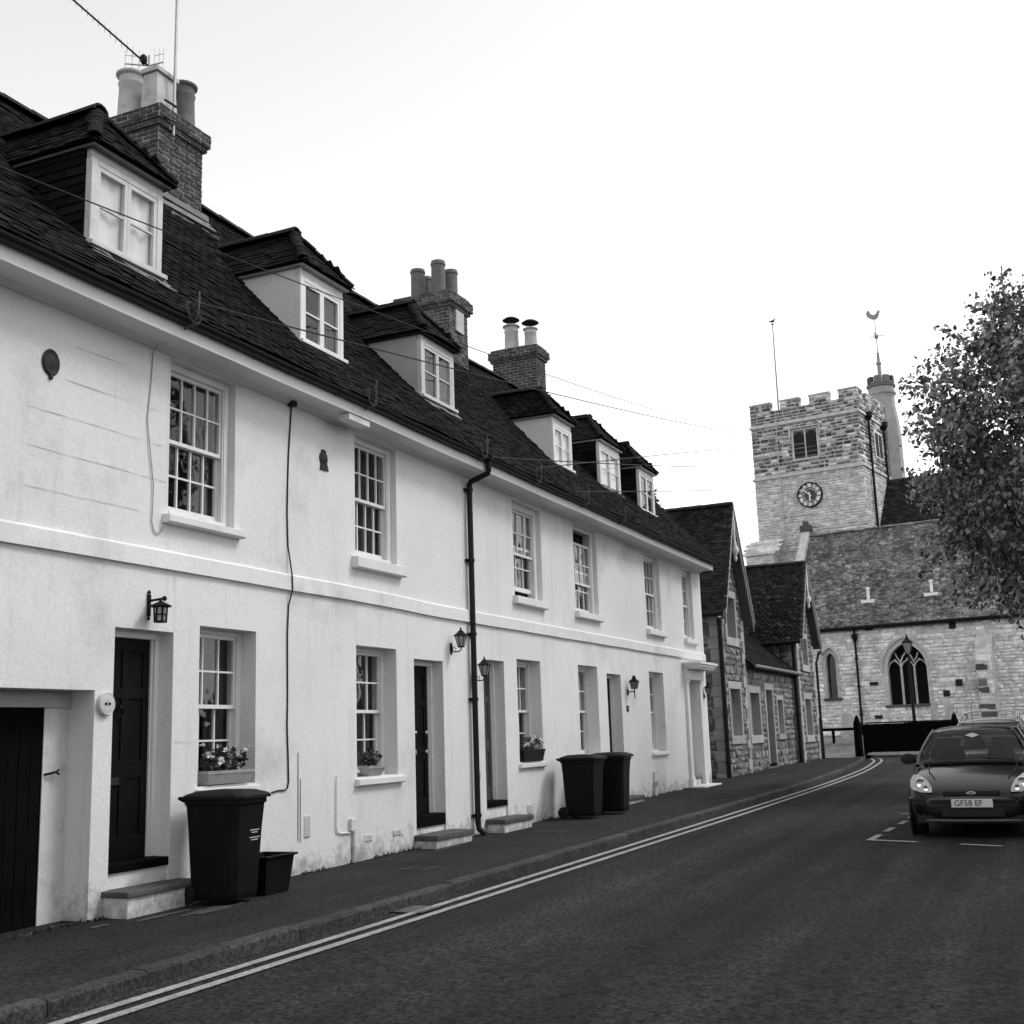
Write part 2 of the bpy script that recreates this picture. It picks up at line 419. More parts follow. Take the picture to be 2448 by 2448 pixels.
# road markings
def ribbon(name, pts, wd, dz, m, label=None, cat=None, parent=None, step=.5, thin=.004):
    P = []
    for (a, b), (c, d) in zip(pts, pts[1:]):
        n = max(1, int(math.hypot(c-a, d-b)/step))
        P += [(a+(c-a)*i/n, b+(d-b)*i/n) for i in range(n)]
    P.append(pts[-1]); V = []; F = []
    for i, (x, y) in enumerate(P):
        (xa, ya), (xb, yb) = P[max(i-1,0)], P[min(i+1,len(P)-1)]
        d = Vector((xb-xa, yb-ya)).normalized(); nx, ny = -d.y, d.x
        ww = wd*(1+.10*mnoise.noise(Vector((x*2.1, y*3, .5))))/2
        z = gz(x)+dz
        V += [(x+nx*ww, y+ny*ww, z), (x-nx*ww, y-ny*ww, z), (x+nx*ww, y+ny*ww, z-thin), (x-nx*ww, y-ny*ww, z-thin)]
        if i: k = 4*i; F += [(k-4,k-3,k+1,k), (k-4,k,k+2,k-2), (k-3,k-1,k+3,k+1)]
    mb = MB(); mb.add(V, F); o = mb.build(name, m, parent); return o
ZR = -.088
def smooth_pts(T, x0, x1, s=.8):
    X = np.arange(x0, x1+1e-6, s); P = [interp(x, T) for x in X]
    for _ in range(3): P = [P[0]]+[(P[i-1]+P[i]*2+P[i+1])/4 for i in range(1, len(P)-1)]+[P[-1]]
    return list(zip(X, P))
Y1 = [(2,5.74),(7,5.66),(8.2,5.63),(14.3,5.54),(22,5.41),(30,5.34),(35,5.40),(39.7,5.55),(44.6,5.92),(47,6.20),(47.9,6.50)]
Y2 = [(2,5.52),(7,5.46),(8,5.43),(14.3,5.32),(21,5.19),(29,5.12),(35,5.16),(38.5,5.27),(44.5,5.66),(47,5.92),(47.9,6.20)]
ribbon('double_yellow_line', smooth_pts(Y1, 2, 47.6)+[(48.05,6.50)], .085, ZR, 'line', parent=road)
ribbon('double_yellow_line', smooth_pts(Y2, 2, 47.7)+[(48.05,6.12)], .085, ZR, 'line', parent=road)
ribbon('give_way_line', [(47.9,6.4),(47.4,4.3),(46.8,1.0)], .10, ZR+.004, 'line', parent=road)
for a, b in ((5.5,5.25),(5.0,4.72),(4.4,4.1)): ribbon('dash_mark', [(44.6,a),(44.5,b)], .10, ZR+.004, 'line', parent=road)
ribbon('bay_line', [(17.05,2.44),(16.80,1.77)], .10, ZR, 'line', parent=road)
ribbon('bay_line', [(16.55,1.22),(16.33,.72)], .09, ZR, 'line', parent=road)
for (a, b) in (((17.05,2.40),(17.75,2.36)),((18.22,2.34),(18.85,2.31)),((19.4,2.28),(20.0,2.25)),((20.5,2.24),(21.1,2.22)),((21.8,2.3),(22.4,2.28))):
    ribbon('bay_dash', [a, b], .09, ZR+.0005, 'line', parent=road, step=.2)
ribbon('bay_line', [(21.32,2.46),(21.28,2.16)], .09, ZR+.004, 'line', parent=road)
# patches in the pavement and road
def blob(name, cx, cy, rx, ry, dz, m, parent, n=26, rough=.25, sq=.0):
    mb = MB(); V = [(cx, cy, gz(cx)+dz)]; k0 = rnd.random()*50
    for k in range(n):
        a = 2*math.pi*k/n; r = 1+rough*mnoise.noise(Vector((math.cos(a)*1.5+k0, math.sin(a)*1.5, k0)))
        c, s = math.cos(a), math.sin(a)
        if sq: mx = max(abs(c), abs(s)); r *= 1+(1/mx-1)*sq
        x = cx+rx*r*c; V.append((x, cy+ry*r*s, gz(x)+dz))
    mb.add(V, [(0, 1+k, 1+(k+1) % n) for k in range(n)]); return mb.build(name, m, parent)
for args in ((9.35,7.32,.42,.10,.0055,'patch_light'),(8.35,7.72,.10,.05,.0055,'patch_light'),(8.95,7.55,.3,.05,.0065,'patch_light'),(34.4,7.35,.75,.05,.0055,'patch_light'),(14.9,7.62,.45,.035,.0065,'patch_light')):
    blob('cement_smear', *args, pave, rough=.7)

# ------------------------------------------------------------------ terrace
D = 8.057
YE, ZE, YR = 7.58, 5.83, 11.05
def zridge(X): return 9.50+.021*(min(max(X,5),26)-12)+.03*math.sin(X*1.1)
def roof_z(X, Y):
    t = (Y-YE)/(YR-YE); return ZE+(zridge(X)-ZE)*t-.05*math.sin(math.pi*min(max(t,0),1))+.018*mnoise.noise(Vector((X*.8, Y*.9, 7)))
def roof_y(X, Z):
    a, b = YE, YR
    for _ in range(30):
        c = (a+b)/2
        if roof_z(X, c) < Z: a = c
        else: b = c
    return a
def cuts(a, b, extra, st):
    s = sorted({round(q, 4) for q in [a, b]+[e for e in extra if a < e < b]}); o = []
    for p, q in zip(s, s[1:]):
        n = max(1, int(math.ceil((q-p)/st))); o += [p+(q-p)*i/n for i in range(n)]
    return o+[b]
def wall_mesh(mb, x0, x1, z0, z1, Y, ops, st=.3, amp=.005):
    X = cuts(x0, x1, [e for o in ops for e in o[:2]], st); Z = cuts(z0, z1, [e for o in ops for e in o[2:4]], st)
    ins = lambda x, z, o, e: o[0]-e < x < o[1]+e and o[2]-e < z < o[3]+e
    idx = {}; V = []; F = []
    def vid(i, j):
        if (i, j) not in idx:
            x, z = X[i], Z[j]; d = 0 if any(ins(x, z, o, .001) for o in ops) or i in (0, len(X)-1) else amp*mnoise.noise(Vector((x*1.3, z*1.3, 2.2)))
            idx[(i, j)] = len(V); V.append((x, Y+d, z))
        return idx[(i, j)]
    for i in range(len(X)-1):
        for j in range(len(Z)-1):
            cx, cz = (X[i]+X[i+1])/2, (Z[j]+Z[j+1])/2
            if any(ins(cx, cz, o, 0) for o in ops): continue
            F.append((vid(i,j), vid(i+1,j), vid(i+1,j+1), vid(i,j+1)))
    mb.add(V, F)
    for (a, b, c, d, dep) in ops:
        mb.add([(a,Y,c),(a,Y+dep,c),(a,Y+dep,d),(a,Y,d)], [(0,1,2,3)]); mb.add([(b,Y,c),(b,Y+dep,c),(b,Y+dep,d),(b,Y,d)], [(0,1,2,3)])
        mb.add([(a,Y,d),(b,Y,d),(b,Y+dep,d),(a,Y+dep,d)], [(0,1,2,3)]); mb.add([(a,Y,c),(b,Y,c),(b,Y+dep,c),(a,Y+dep,c)], [(0,1,2,3)])
_pane = {}
def pane(parent, x0, x1, z0, z1, Y, tilt=.012, m='glass', name='pane'):
    key = (round(x1-x0, 3), round(z1-z0, 3), m)
    if key not in _pane:
        wx, wz = x1-x0, z1-z0
        me = bpy.data.meshes.new('pane'); mb = MB().box(-wx/2, wx/2, -.002, .002, -wz/2, wz/2); me.from_pydata(mb.v, [], mb.f); me.materials.append(MT[m]); _pane[key] = me
    o = bpy.data.objects.new(name, _pane[key]); col.objects.link(o); o.parent = parent
    o.location = Vector(((x0+x1)/2, Y, (z0+z1)/2))-woff(parent)
    o.rotation_euler = (rnd.uniform(-tilt, tilt), 0, rnd.uniform(-tilt, tilt)); return o
def sash(parent, x0, x1, z0, z1, Y, cols, rows, st=.045, mu=.02, dp=.04, m='trim', name='sash', bot=None, gm='glass', tilt=.012):
    """glazed frame in the XZ plane; front face at Y"""
    mb = MB(); bot = bot or st
    mb.box(x0, x0+st, Y, Y+dp, z0, z1); mb.box(x1-st, x1, Y, Y+dp, z0, z1)
    mb.box(x0+st, x1-st, Y+.001, Y+dp, z0, z0+bot); mb.box(x0+st, x1-st, Y+.001, Y+dp, z1-st, z1)
    gx0, gx1, gz0, gz1 = x0+st, x1-st, z0+bot, z1-st
    cw = (gx1-gx0-(cols-1)*mu)/cols; rh = (gz1-gz0-(rows-1)*mu)/rows
    for i in range(1, cols): a = gx0+i*cw+(i-1)*mu; mb.box(a, a+mu, Y+.004, Y+dp-.008, gz0, gz1)
    for j in range(1, rows): a = gz0+j*rh+(j-1)*mu; mb.box(gx0, gx1, Y+.006, Y+dp-.010, a, a+mu)
    o = mb.build(name, m, parent)
    for i in range(cols):
        for j in range(rows):
            pane(parent, gx0+i*(cw+mu)-.003, gx0+i*(cw+mu)+cw+.003, gz0+j*(rh+mu)-.003, gz0+j*(rh+mu)+rh+.003, Y+dp*.6, tilt, gm)
    return o
def curtain(parent, x0, x1, z0, z1, Y, m='curtain_grey', waves=6, amp=.02):
    V = []; F = []; n = waves*6
    for i in range(n+1):
        x = x0+(x1-x0)*i/n; y = Y+amp*math.sin(i/6*2*math.pi)+amp*.4*math.sin(i*1.7)
        V += [(x, y, z0), (x, y, z1)]
        if i: k = 2*i; F += [(k-2,k,k+1,k-1)]
    mb = MB(); mb.add(V, F); return mb.build('curtain', m, parent, smooth=True)
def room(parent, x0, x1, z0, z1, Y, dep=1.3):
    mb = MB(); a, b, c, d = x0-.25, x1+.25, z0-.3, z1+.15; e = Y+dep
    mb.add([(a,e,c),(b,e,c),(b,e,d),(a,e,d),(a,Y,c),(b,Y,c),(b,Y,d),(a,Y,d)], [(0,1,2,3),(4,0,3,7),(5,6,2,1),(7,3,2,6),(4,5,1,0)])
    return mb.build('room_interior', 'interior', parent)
def sash_window(house, x0, x1, z0, z1, dl, cols, rows, gap_top=0.0, gap_bot=0.0, sill=None, cur=(), meet=None, fr=.085):
    """vertical sliding sash window with box frame; dl = depth of frame behind wall face"""
    Y = D+dl; mb = MB()
    mb.box(x0, x0+fr, Y, Y+.16, z0, z1); mb.box(x1-fr, x1, Y, Y+.16, z0, z1)
    mb.box(x0+fr, x1-fr, Y+.001, Y+.16, z1-fr*.95, z1); mb.box(x0+fr, x1-fr, Y-.03, Y+.16, z0, z0+.05)
    mb.box(x0+fr, x0+fr+.018, Y+.012, Y+.03, z0+.05, z1-fr); mb.box(x1-fr-.018, x1-fr, Y+.012, Y+.03, z0+.05, z1-fr)
    win = mb.build('window', 'trim', house, bevel=.004, seg=1)
    a, b, c, d = x0+fr, x1-fr, z0+.05, z1-fr*.95
    mid = meet or (c+d)/2
    sash(win, a, b, mid-.022-gap_top, d-gap_top, Y+.035, cols, rows, bot=.04)
    sash(win, a, b, c+gap_bot, mid+.022+gap_bot, Y+.080, cols, rows, bot=.075)
    room(win, x0, x1, z0, z1, Y+.16)
    for (p, q, mm, za) in cur:
        w_ = b-a; curtain(win, a+w_*p, a+w_*q, c+(d-c)*za, d, Y+.22, mm)
    if sill:
        sb = MB(); p, q, zt, zb, pr = sill
        sb.add([(p,D-pr,zb+.012),(p,D-pr,zt-.025),(p,Y+.0,zt),(p,Y+.0,zb),(p,D-pr+.03,zb),(q,D-pr,zb+.012),(q,D-pr,zt-.025),(q,Y+.0,zt),(q,Y+.0,zb),(q,D-pr+.03,zb)],
            [(0,1,2,3,4),(9,8,7,6,5),(0,5,6,1),(1,6,7,2),(2,7,8,3),(3,8,9,4),(4,9,5,0)])
        sb.build('sill', 'trim', win, bevel=.006)
    return win
def panel_door(house, x0, x1, z0, z1, dl, m, fm='trim', panels=None, letter=None, knob=None, knocker=None, fr=.07, trans=0.0, thr=.07, thr_m='black_wood', proj=.06):
    Y = D+dl; mb = MB()
    mb.box(x0, x0+fr, Y, Y+.12, z0, z1); mb.box(x1-fr, x1, Y, Y+.12, z0, z1); mb.box(x0+fr, x1-fr, Y+.001, Y+.12, z1-fr, z1)
    mb.box(x0+fr, x0+fr+.02, Y+.03, Y+.06, z0, z1-fr); mb.box(x1-fr-.02, x1-fr, Y+.03, Y+.06, z0, z1-fr)
    mb.build('door_frame', fm, house, bevel=.006)
    a, b, c, d = x0+fr, x1-fr, z0, z1-fr; L = MB()
    L.box(a, b, Y+.075, Y+.12, c, d)
    w_, h_ = b-a, d-c
    rails = [0, .09, .38, .50, .74, .80, .97, 1.0] if panels is None else panels
    # stiles & rails proud of the panel field
    for (p, q) in ((0,.15),(.43,.57),(.85,1.0)): L.box(a+w_*p, a+w_*q, Y+.06, Y+.0755, c, d)
    for (p, q) in ((0,.10),(.36,.44),(.72,.77),(.94,1.0)): L.box(a, b, Y+.0585, Y+.0757, c+h_*p, c+h_*q)
    dr = L.build('door', m, house, bevel=.004, seg=1)
    if letter:
        lx, lz, lm = letter; MB().box(lx-.13, lx+.13, Y+.050, Y+.061, lz-.035, lz+.035).build('letter_plate', lm, dr, bevel=.004)
    for (kx, kz, km) in (knob or ()):
        MB().lathe([(.012,0),(.012,-.03),(.03,-.04),(.034,-.055),(.026,-.072),(0.004,-.076)], (kx, Y+.06, kz), 14, 'y').build('door_knob', km, dr, smooth=True)
    if knocker:
        kx, kz, km = knocker
        kb = MB().lathe([(.02,0),(.02,-.015),(.005,-.02)], (kx, Y+.06, kz+.05), 10, 'y')
        kb.tube([(kx+.045*math.sin(t), Y+.04, kz+.05*math.cos(t)) for t in [i*math.pi/6 for i in range(13)]], .008, 6)
        kb.build('door_knocker', km, dr, smooth=True)
    if thr: MB().box(x0+.003, x1-.003, D-proj+dl*.35, Y+.13, z0-thr, z0-.002).build('threshold', thr_m, house, bevel=.012)
    MB().box(x0+.003, x1-.003, D+.03, Y+.2, gz(x0)-.1, z0-thr-.002).build('door_plinth', 'plaster', house)
    return dr
def step(house, x0, x1, y0, zt, th, zb, slab='step_slab', base='plaster', y1=None):
    y1 = y1 or D+.1
    MB().box(x0+.03, x1-.03, y0+.03, y1, zb, zt-th-.001).build('step_base', base, house, bevel=.008)
    MB().box(x0, x1, y0, y1, zt-th, zt).build('step_slab', slab, house, bevel=.012)

HOUSES = []
def house(label, x0, x1, ops):
    h = thing('terraced_house', (x0, D, gz(x0)), label, 'house', 'white terraced houses')
    mb = MB(); wall_mesh(mb, x0, x1, -.4, 5.60, D, ops); mb.build('wall', 'plaster', h)
    # back and shell, so the house has depth
    MB().box(x0, x1, D+2.2, 14.0, -.4, 5.7).build('house_body', 'plaster_grey', h)
    st = MB(); n = max(2, int((x1-x0)/.4)); V = []; F = []
    for i in range(n+1):
        x = x0+(x1-x0)*i/n; z = 3.285-.03*(1/(1+math.exp(-(x-14.6)*3)))+.008*mnoise.noise(Vector((x*.9, 0, 0))); p = .042
        V += [(x, D+.01, z), (x, D-p, z), (x, D-p, z+.17), (x, D+.01, z+.205)]
        if i: k = 4*i; F += [(k-4,k-3,k+1,k),(k-3,k-2,k+2,k+1),(k-2,k-1,k+3,k+2)]
    st.add(V, F); st.build('string_course', 'plaster', h)
    so = MB(); V = []; F = []
    prof = [(D+.02,5.555),(D-.03,5.56),(D-.06,5.585),(D-.12,5.605),(7.705,5.612),(7.705,5.60),(7.68,5.60),(7.68,5.80),(7.69,5.895),(7.75,5.90)]
    n = max(2, int((x1-x0)/.5))
    for i in range(n+1):
        x = x0+(x1-x0)*i/n; dz = .012*mnoise.noise(Vector((x*.5, 4, 1)))
        V += [(x, y, z+dz) for (y, z) in prof]
        if i:
            k = len(prof)*i
            F += [(k-len(prof)+j, k+j, k+j+1, k-len(prof)+j+1) for j in range(len(prof)-1)]
    so.add(V, F); so.build('cornice', 'trim', h)
    gt = MB(); V = []; F = []; n = max(2, int((x1-x0)/.5)); K = 9
    for i in range(n+1):
        x = x0+(x1-x0)*i/n; dz = .012*mnoise.noise(Vector((x*.5, 4, 1)))+.008*mnoise.noise(Vector((x*1.7, 9, 1)))
        for (r, sgn) in ((.062, 1), (.055, -1)):
            for k in range(K):
                a = math.pi*(k/(K-1)) if sgn > 0 else math.pi*(1-k/(K-1))
                V.append((x, 7.615+r*math.cos(a), 5.795-r*math.sin(a)+dz))
        m_ = 2*K
        if i:
            q = m_*i
            F += [(q-m_+j, q+j, q+(j+1) % m_, q-m_+(j+1) % m_) for j in range(m_)]
    gt.add(V, F); gt.build('gutter', 'black_gloss', h, smooth=True)
    # roof deck
    V = []; F = []; n = max(2, int((x1-x0)/.5)); K = 8
    for i in range(n+1):
        x = x0+(x1-x0)*i/n
        for k in range(K+1): y = YE+(YR-YE)*k/K; V.append((x, y, roof_z(x, y)-.03))
        V.append((x, 14.6, 5.7))
        if i: q = (K+2)*i; F += [(q-K-2+j, q+j, q+j+1, q-K-1+j) for j in range(K+1)]
    rf = MB(); rf.add(V, F); rf = rf.build('roof', 'underlay', h)
    HOUSES.append(dict(h=h, x0=x0, x1=x1, roof=rf, P=Pieces(), dorm=[])); return h
HA = house('nearest white terraced house with low black passage gate and hanging lantern', 4.2, 12.1,
    [(7.2,8.55,-.4,2.05,.34),(8.79,9.63,.0,2.655,.34),(10.04,11.02,1.10,2.755,.34),(9.50,10.60,3.87,5.53,.3)])
HB = house('second white terraced house with crowned fire mark and tall multi-pot chimney', 12.1, 16.40,
    [(13.15,14.19,1.06,2.725,.34),(14.68,15.56,.0,2.62,.34),(13.15,14.25,3.89,5.53,.3)])
HC = house('third white terraced house with grey panelled door right of the black downpipe', 16.40, 19.72,
    [(16.93,17.72,.0,2.715,.34),(18.24,19.26,1.08,2.78,.34),(18.26,19.50,3.80,5.50,.3)])
HD_ = house('fourth white terraced house, behind the pair of wheelie bins', 19.72, 24.4,
    [(21.09,22.15,1.08,2.80,.34),(22.69,23.55,.0,2.69,.34),(21.13,22.42,3.80,5.53,.3)])
HE = house('end white terraced house with classical door hood and two dormers', 24.4, 30.32,
    [(25.49,26.56,1.06,2.83,.34),(28.48,29.42,.0,2.72,.34),(25.55,26.70,3.78,5.50,.3),(28.60,29.50,3.76,5.49,.3)])
# party end wall facing the passage and gable
ew = MB(); ew.add([(30.32,D,-.4),(30.32,14,-.4),(30.32,14,5.7),(30.32,YR,9.7),(30.32,YE+.35,5.7),(30.32,D,5.6)], [(0,1,2,3,4,5)]); ew.build('end_wall', 'plaster', HE)

# windows & doors of each house
cg = 'curtain_grey'
sash_window(HA, 9.50, 10.60, 3.87, 5.53, .085, 4, 2, sill=(9.42,10.70,3.87,3.76,.10), cur=((.0,.12,cg,0),(.62,1,cg,0)))
sash_window(HA, 10.04, 11.02, 1.10, 2.755, .20, 3, 2, sill=(10.0,11.06,1.10,1.0,.05), cur=((.62,1,cg,0),(.0,.15,cg,0)), fr=.05)
sash_window(HB, 13.15, 14.25, 3.89, 5.53, .085, 4, 2, sill=(13.06,14.36,3.89,3.72,.10), cur=((0,1,cg,0),))
sash_window(HB, 13.15, 14.19, 1.06, 2.725, .20, 3, 2, sill=(13.10,14.30,1.06,.95,.07), cur=((.68,1,cg,0),), fr=.05)
sash_window(HC, 18.26, 19.50, 3.80, 5.50, .085, 3, 2, gap_bot=.13, sill=(18.18,19.56,3.86,3.70,.09), cur=((0,.3,cg,.3),(.8,1,cg,0)), fr=.12)
sash_window(HC, 18.24, 19.26, 1.08, 2.78, .20, 3, 2, sill=(18.20,19.30,1.08,.98,.06), cur=((.3,1,cg,0),), fr=.06)
sash_window(HD_, 21.13, 22.42, 3.80, 5.53, .085, 4, 2, gap_top=.24, sill=(21.08,22.48,3.84,3.69,.09), cur=((0,.4,cg,.2),(.75,1,cg,.2)))
sash_window(HD_, 21.09, 22.15, 1.08, 2.80, .20, 3, 2, sill=(21.0,22.2,1.08,.98,.06), cur=((0,1,cg,0),), fr=.06)
sash_window(HE, 25.55, 26.70, 3.78, 5.50, .085, 4, 2, sill=(25.5,26.85,3.80,3.65,.09), cur=((.5,1,'curtain_grey',0),))
sash_window(HE, 28.60, 29.50, 3.76, 5.49, .085, 3, 2, sill=(28.55,29.62,3.78,3.63,.09), cur=((0,1,cg,0),))
sash_window(HE, 25.49, 26.56, 1.06, 2.83, .20, 3, 2, sill=(25.42,26.62,1.08,.98,.06), cur=((.2,1,cg,0),), fr=.06)
panel_door(HA, 8.79, 9.63, .46, 2.655, .17, 'black_door', letter=(9.02,1.20,'plaque_dark'), knocker=(9.15,1.86,'iron'), thr=.085)
panel_door(HB, 14.68, 15.56, .47, 2.62, .17, 'black_door', letter=(15.0,1.33,'alu'), knob=((15.0,1.60,'chrome'),(15.33,1.33,'chrome'),(15.33,1.6,'chrome')), thr=.16)
panel_door(HC, 16.93, 17.72, .52, 2.715, .17, 'door_grey', fm='trim', knob=((17.15,1.4,'iron'),), thr=.09)
panel_door(HD_, 22.69, 23.55, .45, 2.69, .17, 'black_door', thr=.1)
panel_door(HE, 28.48, 29.42, .36, 2.72, .20, 'door_pale', knob=((28.7,1.4,'iron'),), thr=.06, thr_m='step_slab')
step(HA, 8.71, 9.78, 7.74, .235, .055, -.1)
step(HB, 14.60, 15.76, 7.70, .225, .07, -.1)
step(HC, 16.86, 17.98, 7.72, .27, .07, -.1)
step(HD_, 22.6, 23.75, 7.72, .25, .07, -.1)
step(HE, 28.20, 29.75, 7.66, .20, .05, 0.0, slab='trim', base='step_slab')
# passage gate of house A: black vertical boards, iron hook
gx = 7.2
MB().box(7.2, 8.55, D+.27, D+.33, 1.90, 2.049).build('gate_lintel', 'plaster_grey', HA)
MB().box(8.25, 8.549, D+.30, D+.42, -.3, 2.0).build('gate_jamb', 'trim_worn', HA)
k = 0
while gx < 8.40:
    MB().box(gx+.004, gx+.126, D+.31+.002*(k % 2), D+.345, -.05, 2.0).build('plank', 'black_wood', HA); gx += .13; k += 1
MB().tube([(8.27,D+.30,1.30),(8.31,D+.26,1.31),(8.36,D+.25,1.32),(8.40,D+.25,1.30)], .011, 6).tube([(8.36,D+.25,1.32),(8.40,D+.25,1.34)], .009, 6).build('gate_hook', 'iron', HA)
# classical hood and pilasters of the end house
hb = MB()
for (a, b, pr, z0, z1) in ((28.16,29.86,.46,3.09,3.15),(28.20,29.82,.42,3.03,3.09),(28.24,29.78,.38,2.98,3.03)): hb.box(a, b, D-pr, D-.001, z0+.0005, z1)
hb.build('door_hood', 'trim', HE, bevel=.008)
MB().box(28.26, 29.78, D-.11, D-.001, 2.73, 2.979).build('door_frieze', 'trim', HE, bevel=.006)
for a in (28.28, 29.47):
    p = MB(); p.box(a, a+.20, D-.07, D-.001, .40, 2.66); p.box(a-.02, a+.22, D-.09, D-.001, .20, .3995); p.box(a-.02, a+.22, D-.09, D-.001, 2.6605, 2.729)
    p.build('pilaster', 'trim', HE, bevel=.005)
# fine render joints and cracks on the walls (thin filled lines)
def hair(h, pts, wd=.008, m='joint'):
    P = []
    for (a, b), (c, d) in zip(pts, pts[1:]):
        n = max(2, int(math.hypot(c-a, d-b)/.05))
        P += [(a+(c-a)*i/n, b+(d-b)*i/n) for i in range(n)]
    P.append(pts[-1]); k0 = rnd.random()*99
    P = [(a+.006*mnoise.noise(Vector((a*4+k0, b*4, 0))), b+.006*mnoise.noise(Vector((a*4, b*4, k0)))) for a, b in P]
    V = []; F = []
    for i, (a, b) in enumerate(P):
        (a0, b0), (a1, b1) = P[max(i-1,0)], P[min(i+1,len(P)-1)]; L = math.hypot(a1-a0, b1-b0) or 1
        w_ = wd*max(.12, .55+.8*mnoise.noise(Vector((a*6+k0, b*6, 5)))); nx, nz = -(b1-b0)/L*w_/2, (a1-a0)/L*w_/2
        V += [(a+nx, D-.0062, b+nz), (a-nx, D-.0062, b-nz)]
        if i: F.append((2*i-2, 2*i-1, 2*i+1, 2*i))
    mb = MB(); mb.add(V, F); return mb.build('render_joint', m, h)
for (a, b, c, d) in ((8.15,5.26,8.89,5.27),(8.06,4.91,9.47,4.92),(7.6,4.555,9.39,4.56),(7.6,4.2,9.46,4.19),(7.6,3.83,9.06,3.83)): hair(HA, [(a,b),(c,d)])
hair(HA, [(9.62,3.28),(9.64,2.66)]); hair(HA, [(9.66,1.56),(10.03,1.55)], .005)
hair(HB, [(13.14,3.70),(13.14,3.48)]); hair(HB, [(13.14,3.26),(13.14,2.74)])
hair(HC, [(19.42,3.70),(19.40,3.49),(19.36,3.46)], .014, 'cement'); hair(HC, [(19.38,3.25),(19.34,2.5),(19.30,1.7),(19.31,.9)], .010); hair(HC, [(19.31,.9),(19.33,.55),(19.6,.55)], .008)
hair(HD_, [(20.98,3.44),(20.98,3.2),(20.97,2.85)], .006); hair(HB, [(16.32,5.5),(16.31,3.5)], .012)

# ------------------------------------------------------------------ dormers
DORM = []
def hip_tiles(parent, a, b, r, m='tile_ridge', L=.24, name='ridge_tile', up=None):
    a = Vector(a); b = Vector(b); d = b-a; n = max(1, int(round(d.length/L))); d.normalize()
    u = Vector((0,0,1)); u = (u-d*u.dot(d)).normalized(); s = d.cross(u)
    for i in range(n):
        p = a+(b-a)*(i/n); q = a+(b-a)*((i+1.12)/n); K = 7; V = []; F = []; jj = rnd.uniform(-.006,.008)
        for (c, rr) in ((p, r*1.05), (q, r*.95)):
            for k in range(K):
                t = math.pi*k/(K-1); V.append(c+s*(rr*math.cos(t))+u*(rr*.8*math.sin(t)+jj))
            for k in range(K):
                t = math.pi*(1-k/(K-1)); V.append(c+s*(rr*.8*math.cos(t))+u*(rr*.62*math.sin(t)+jj))
        K2 = 2*K
        F = [(k, (k+1) % K2, K2+(k+1) % K2, K2+k) for k in range(K2)]+[tuple(range(K2-1,-1,-1)), tuple(range(K2,2*K2))]
        mb = MB(); mb.add(V, F); mb.build(name, m, parent)
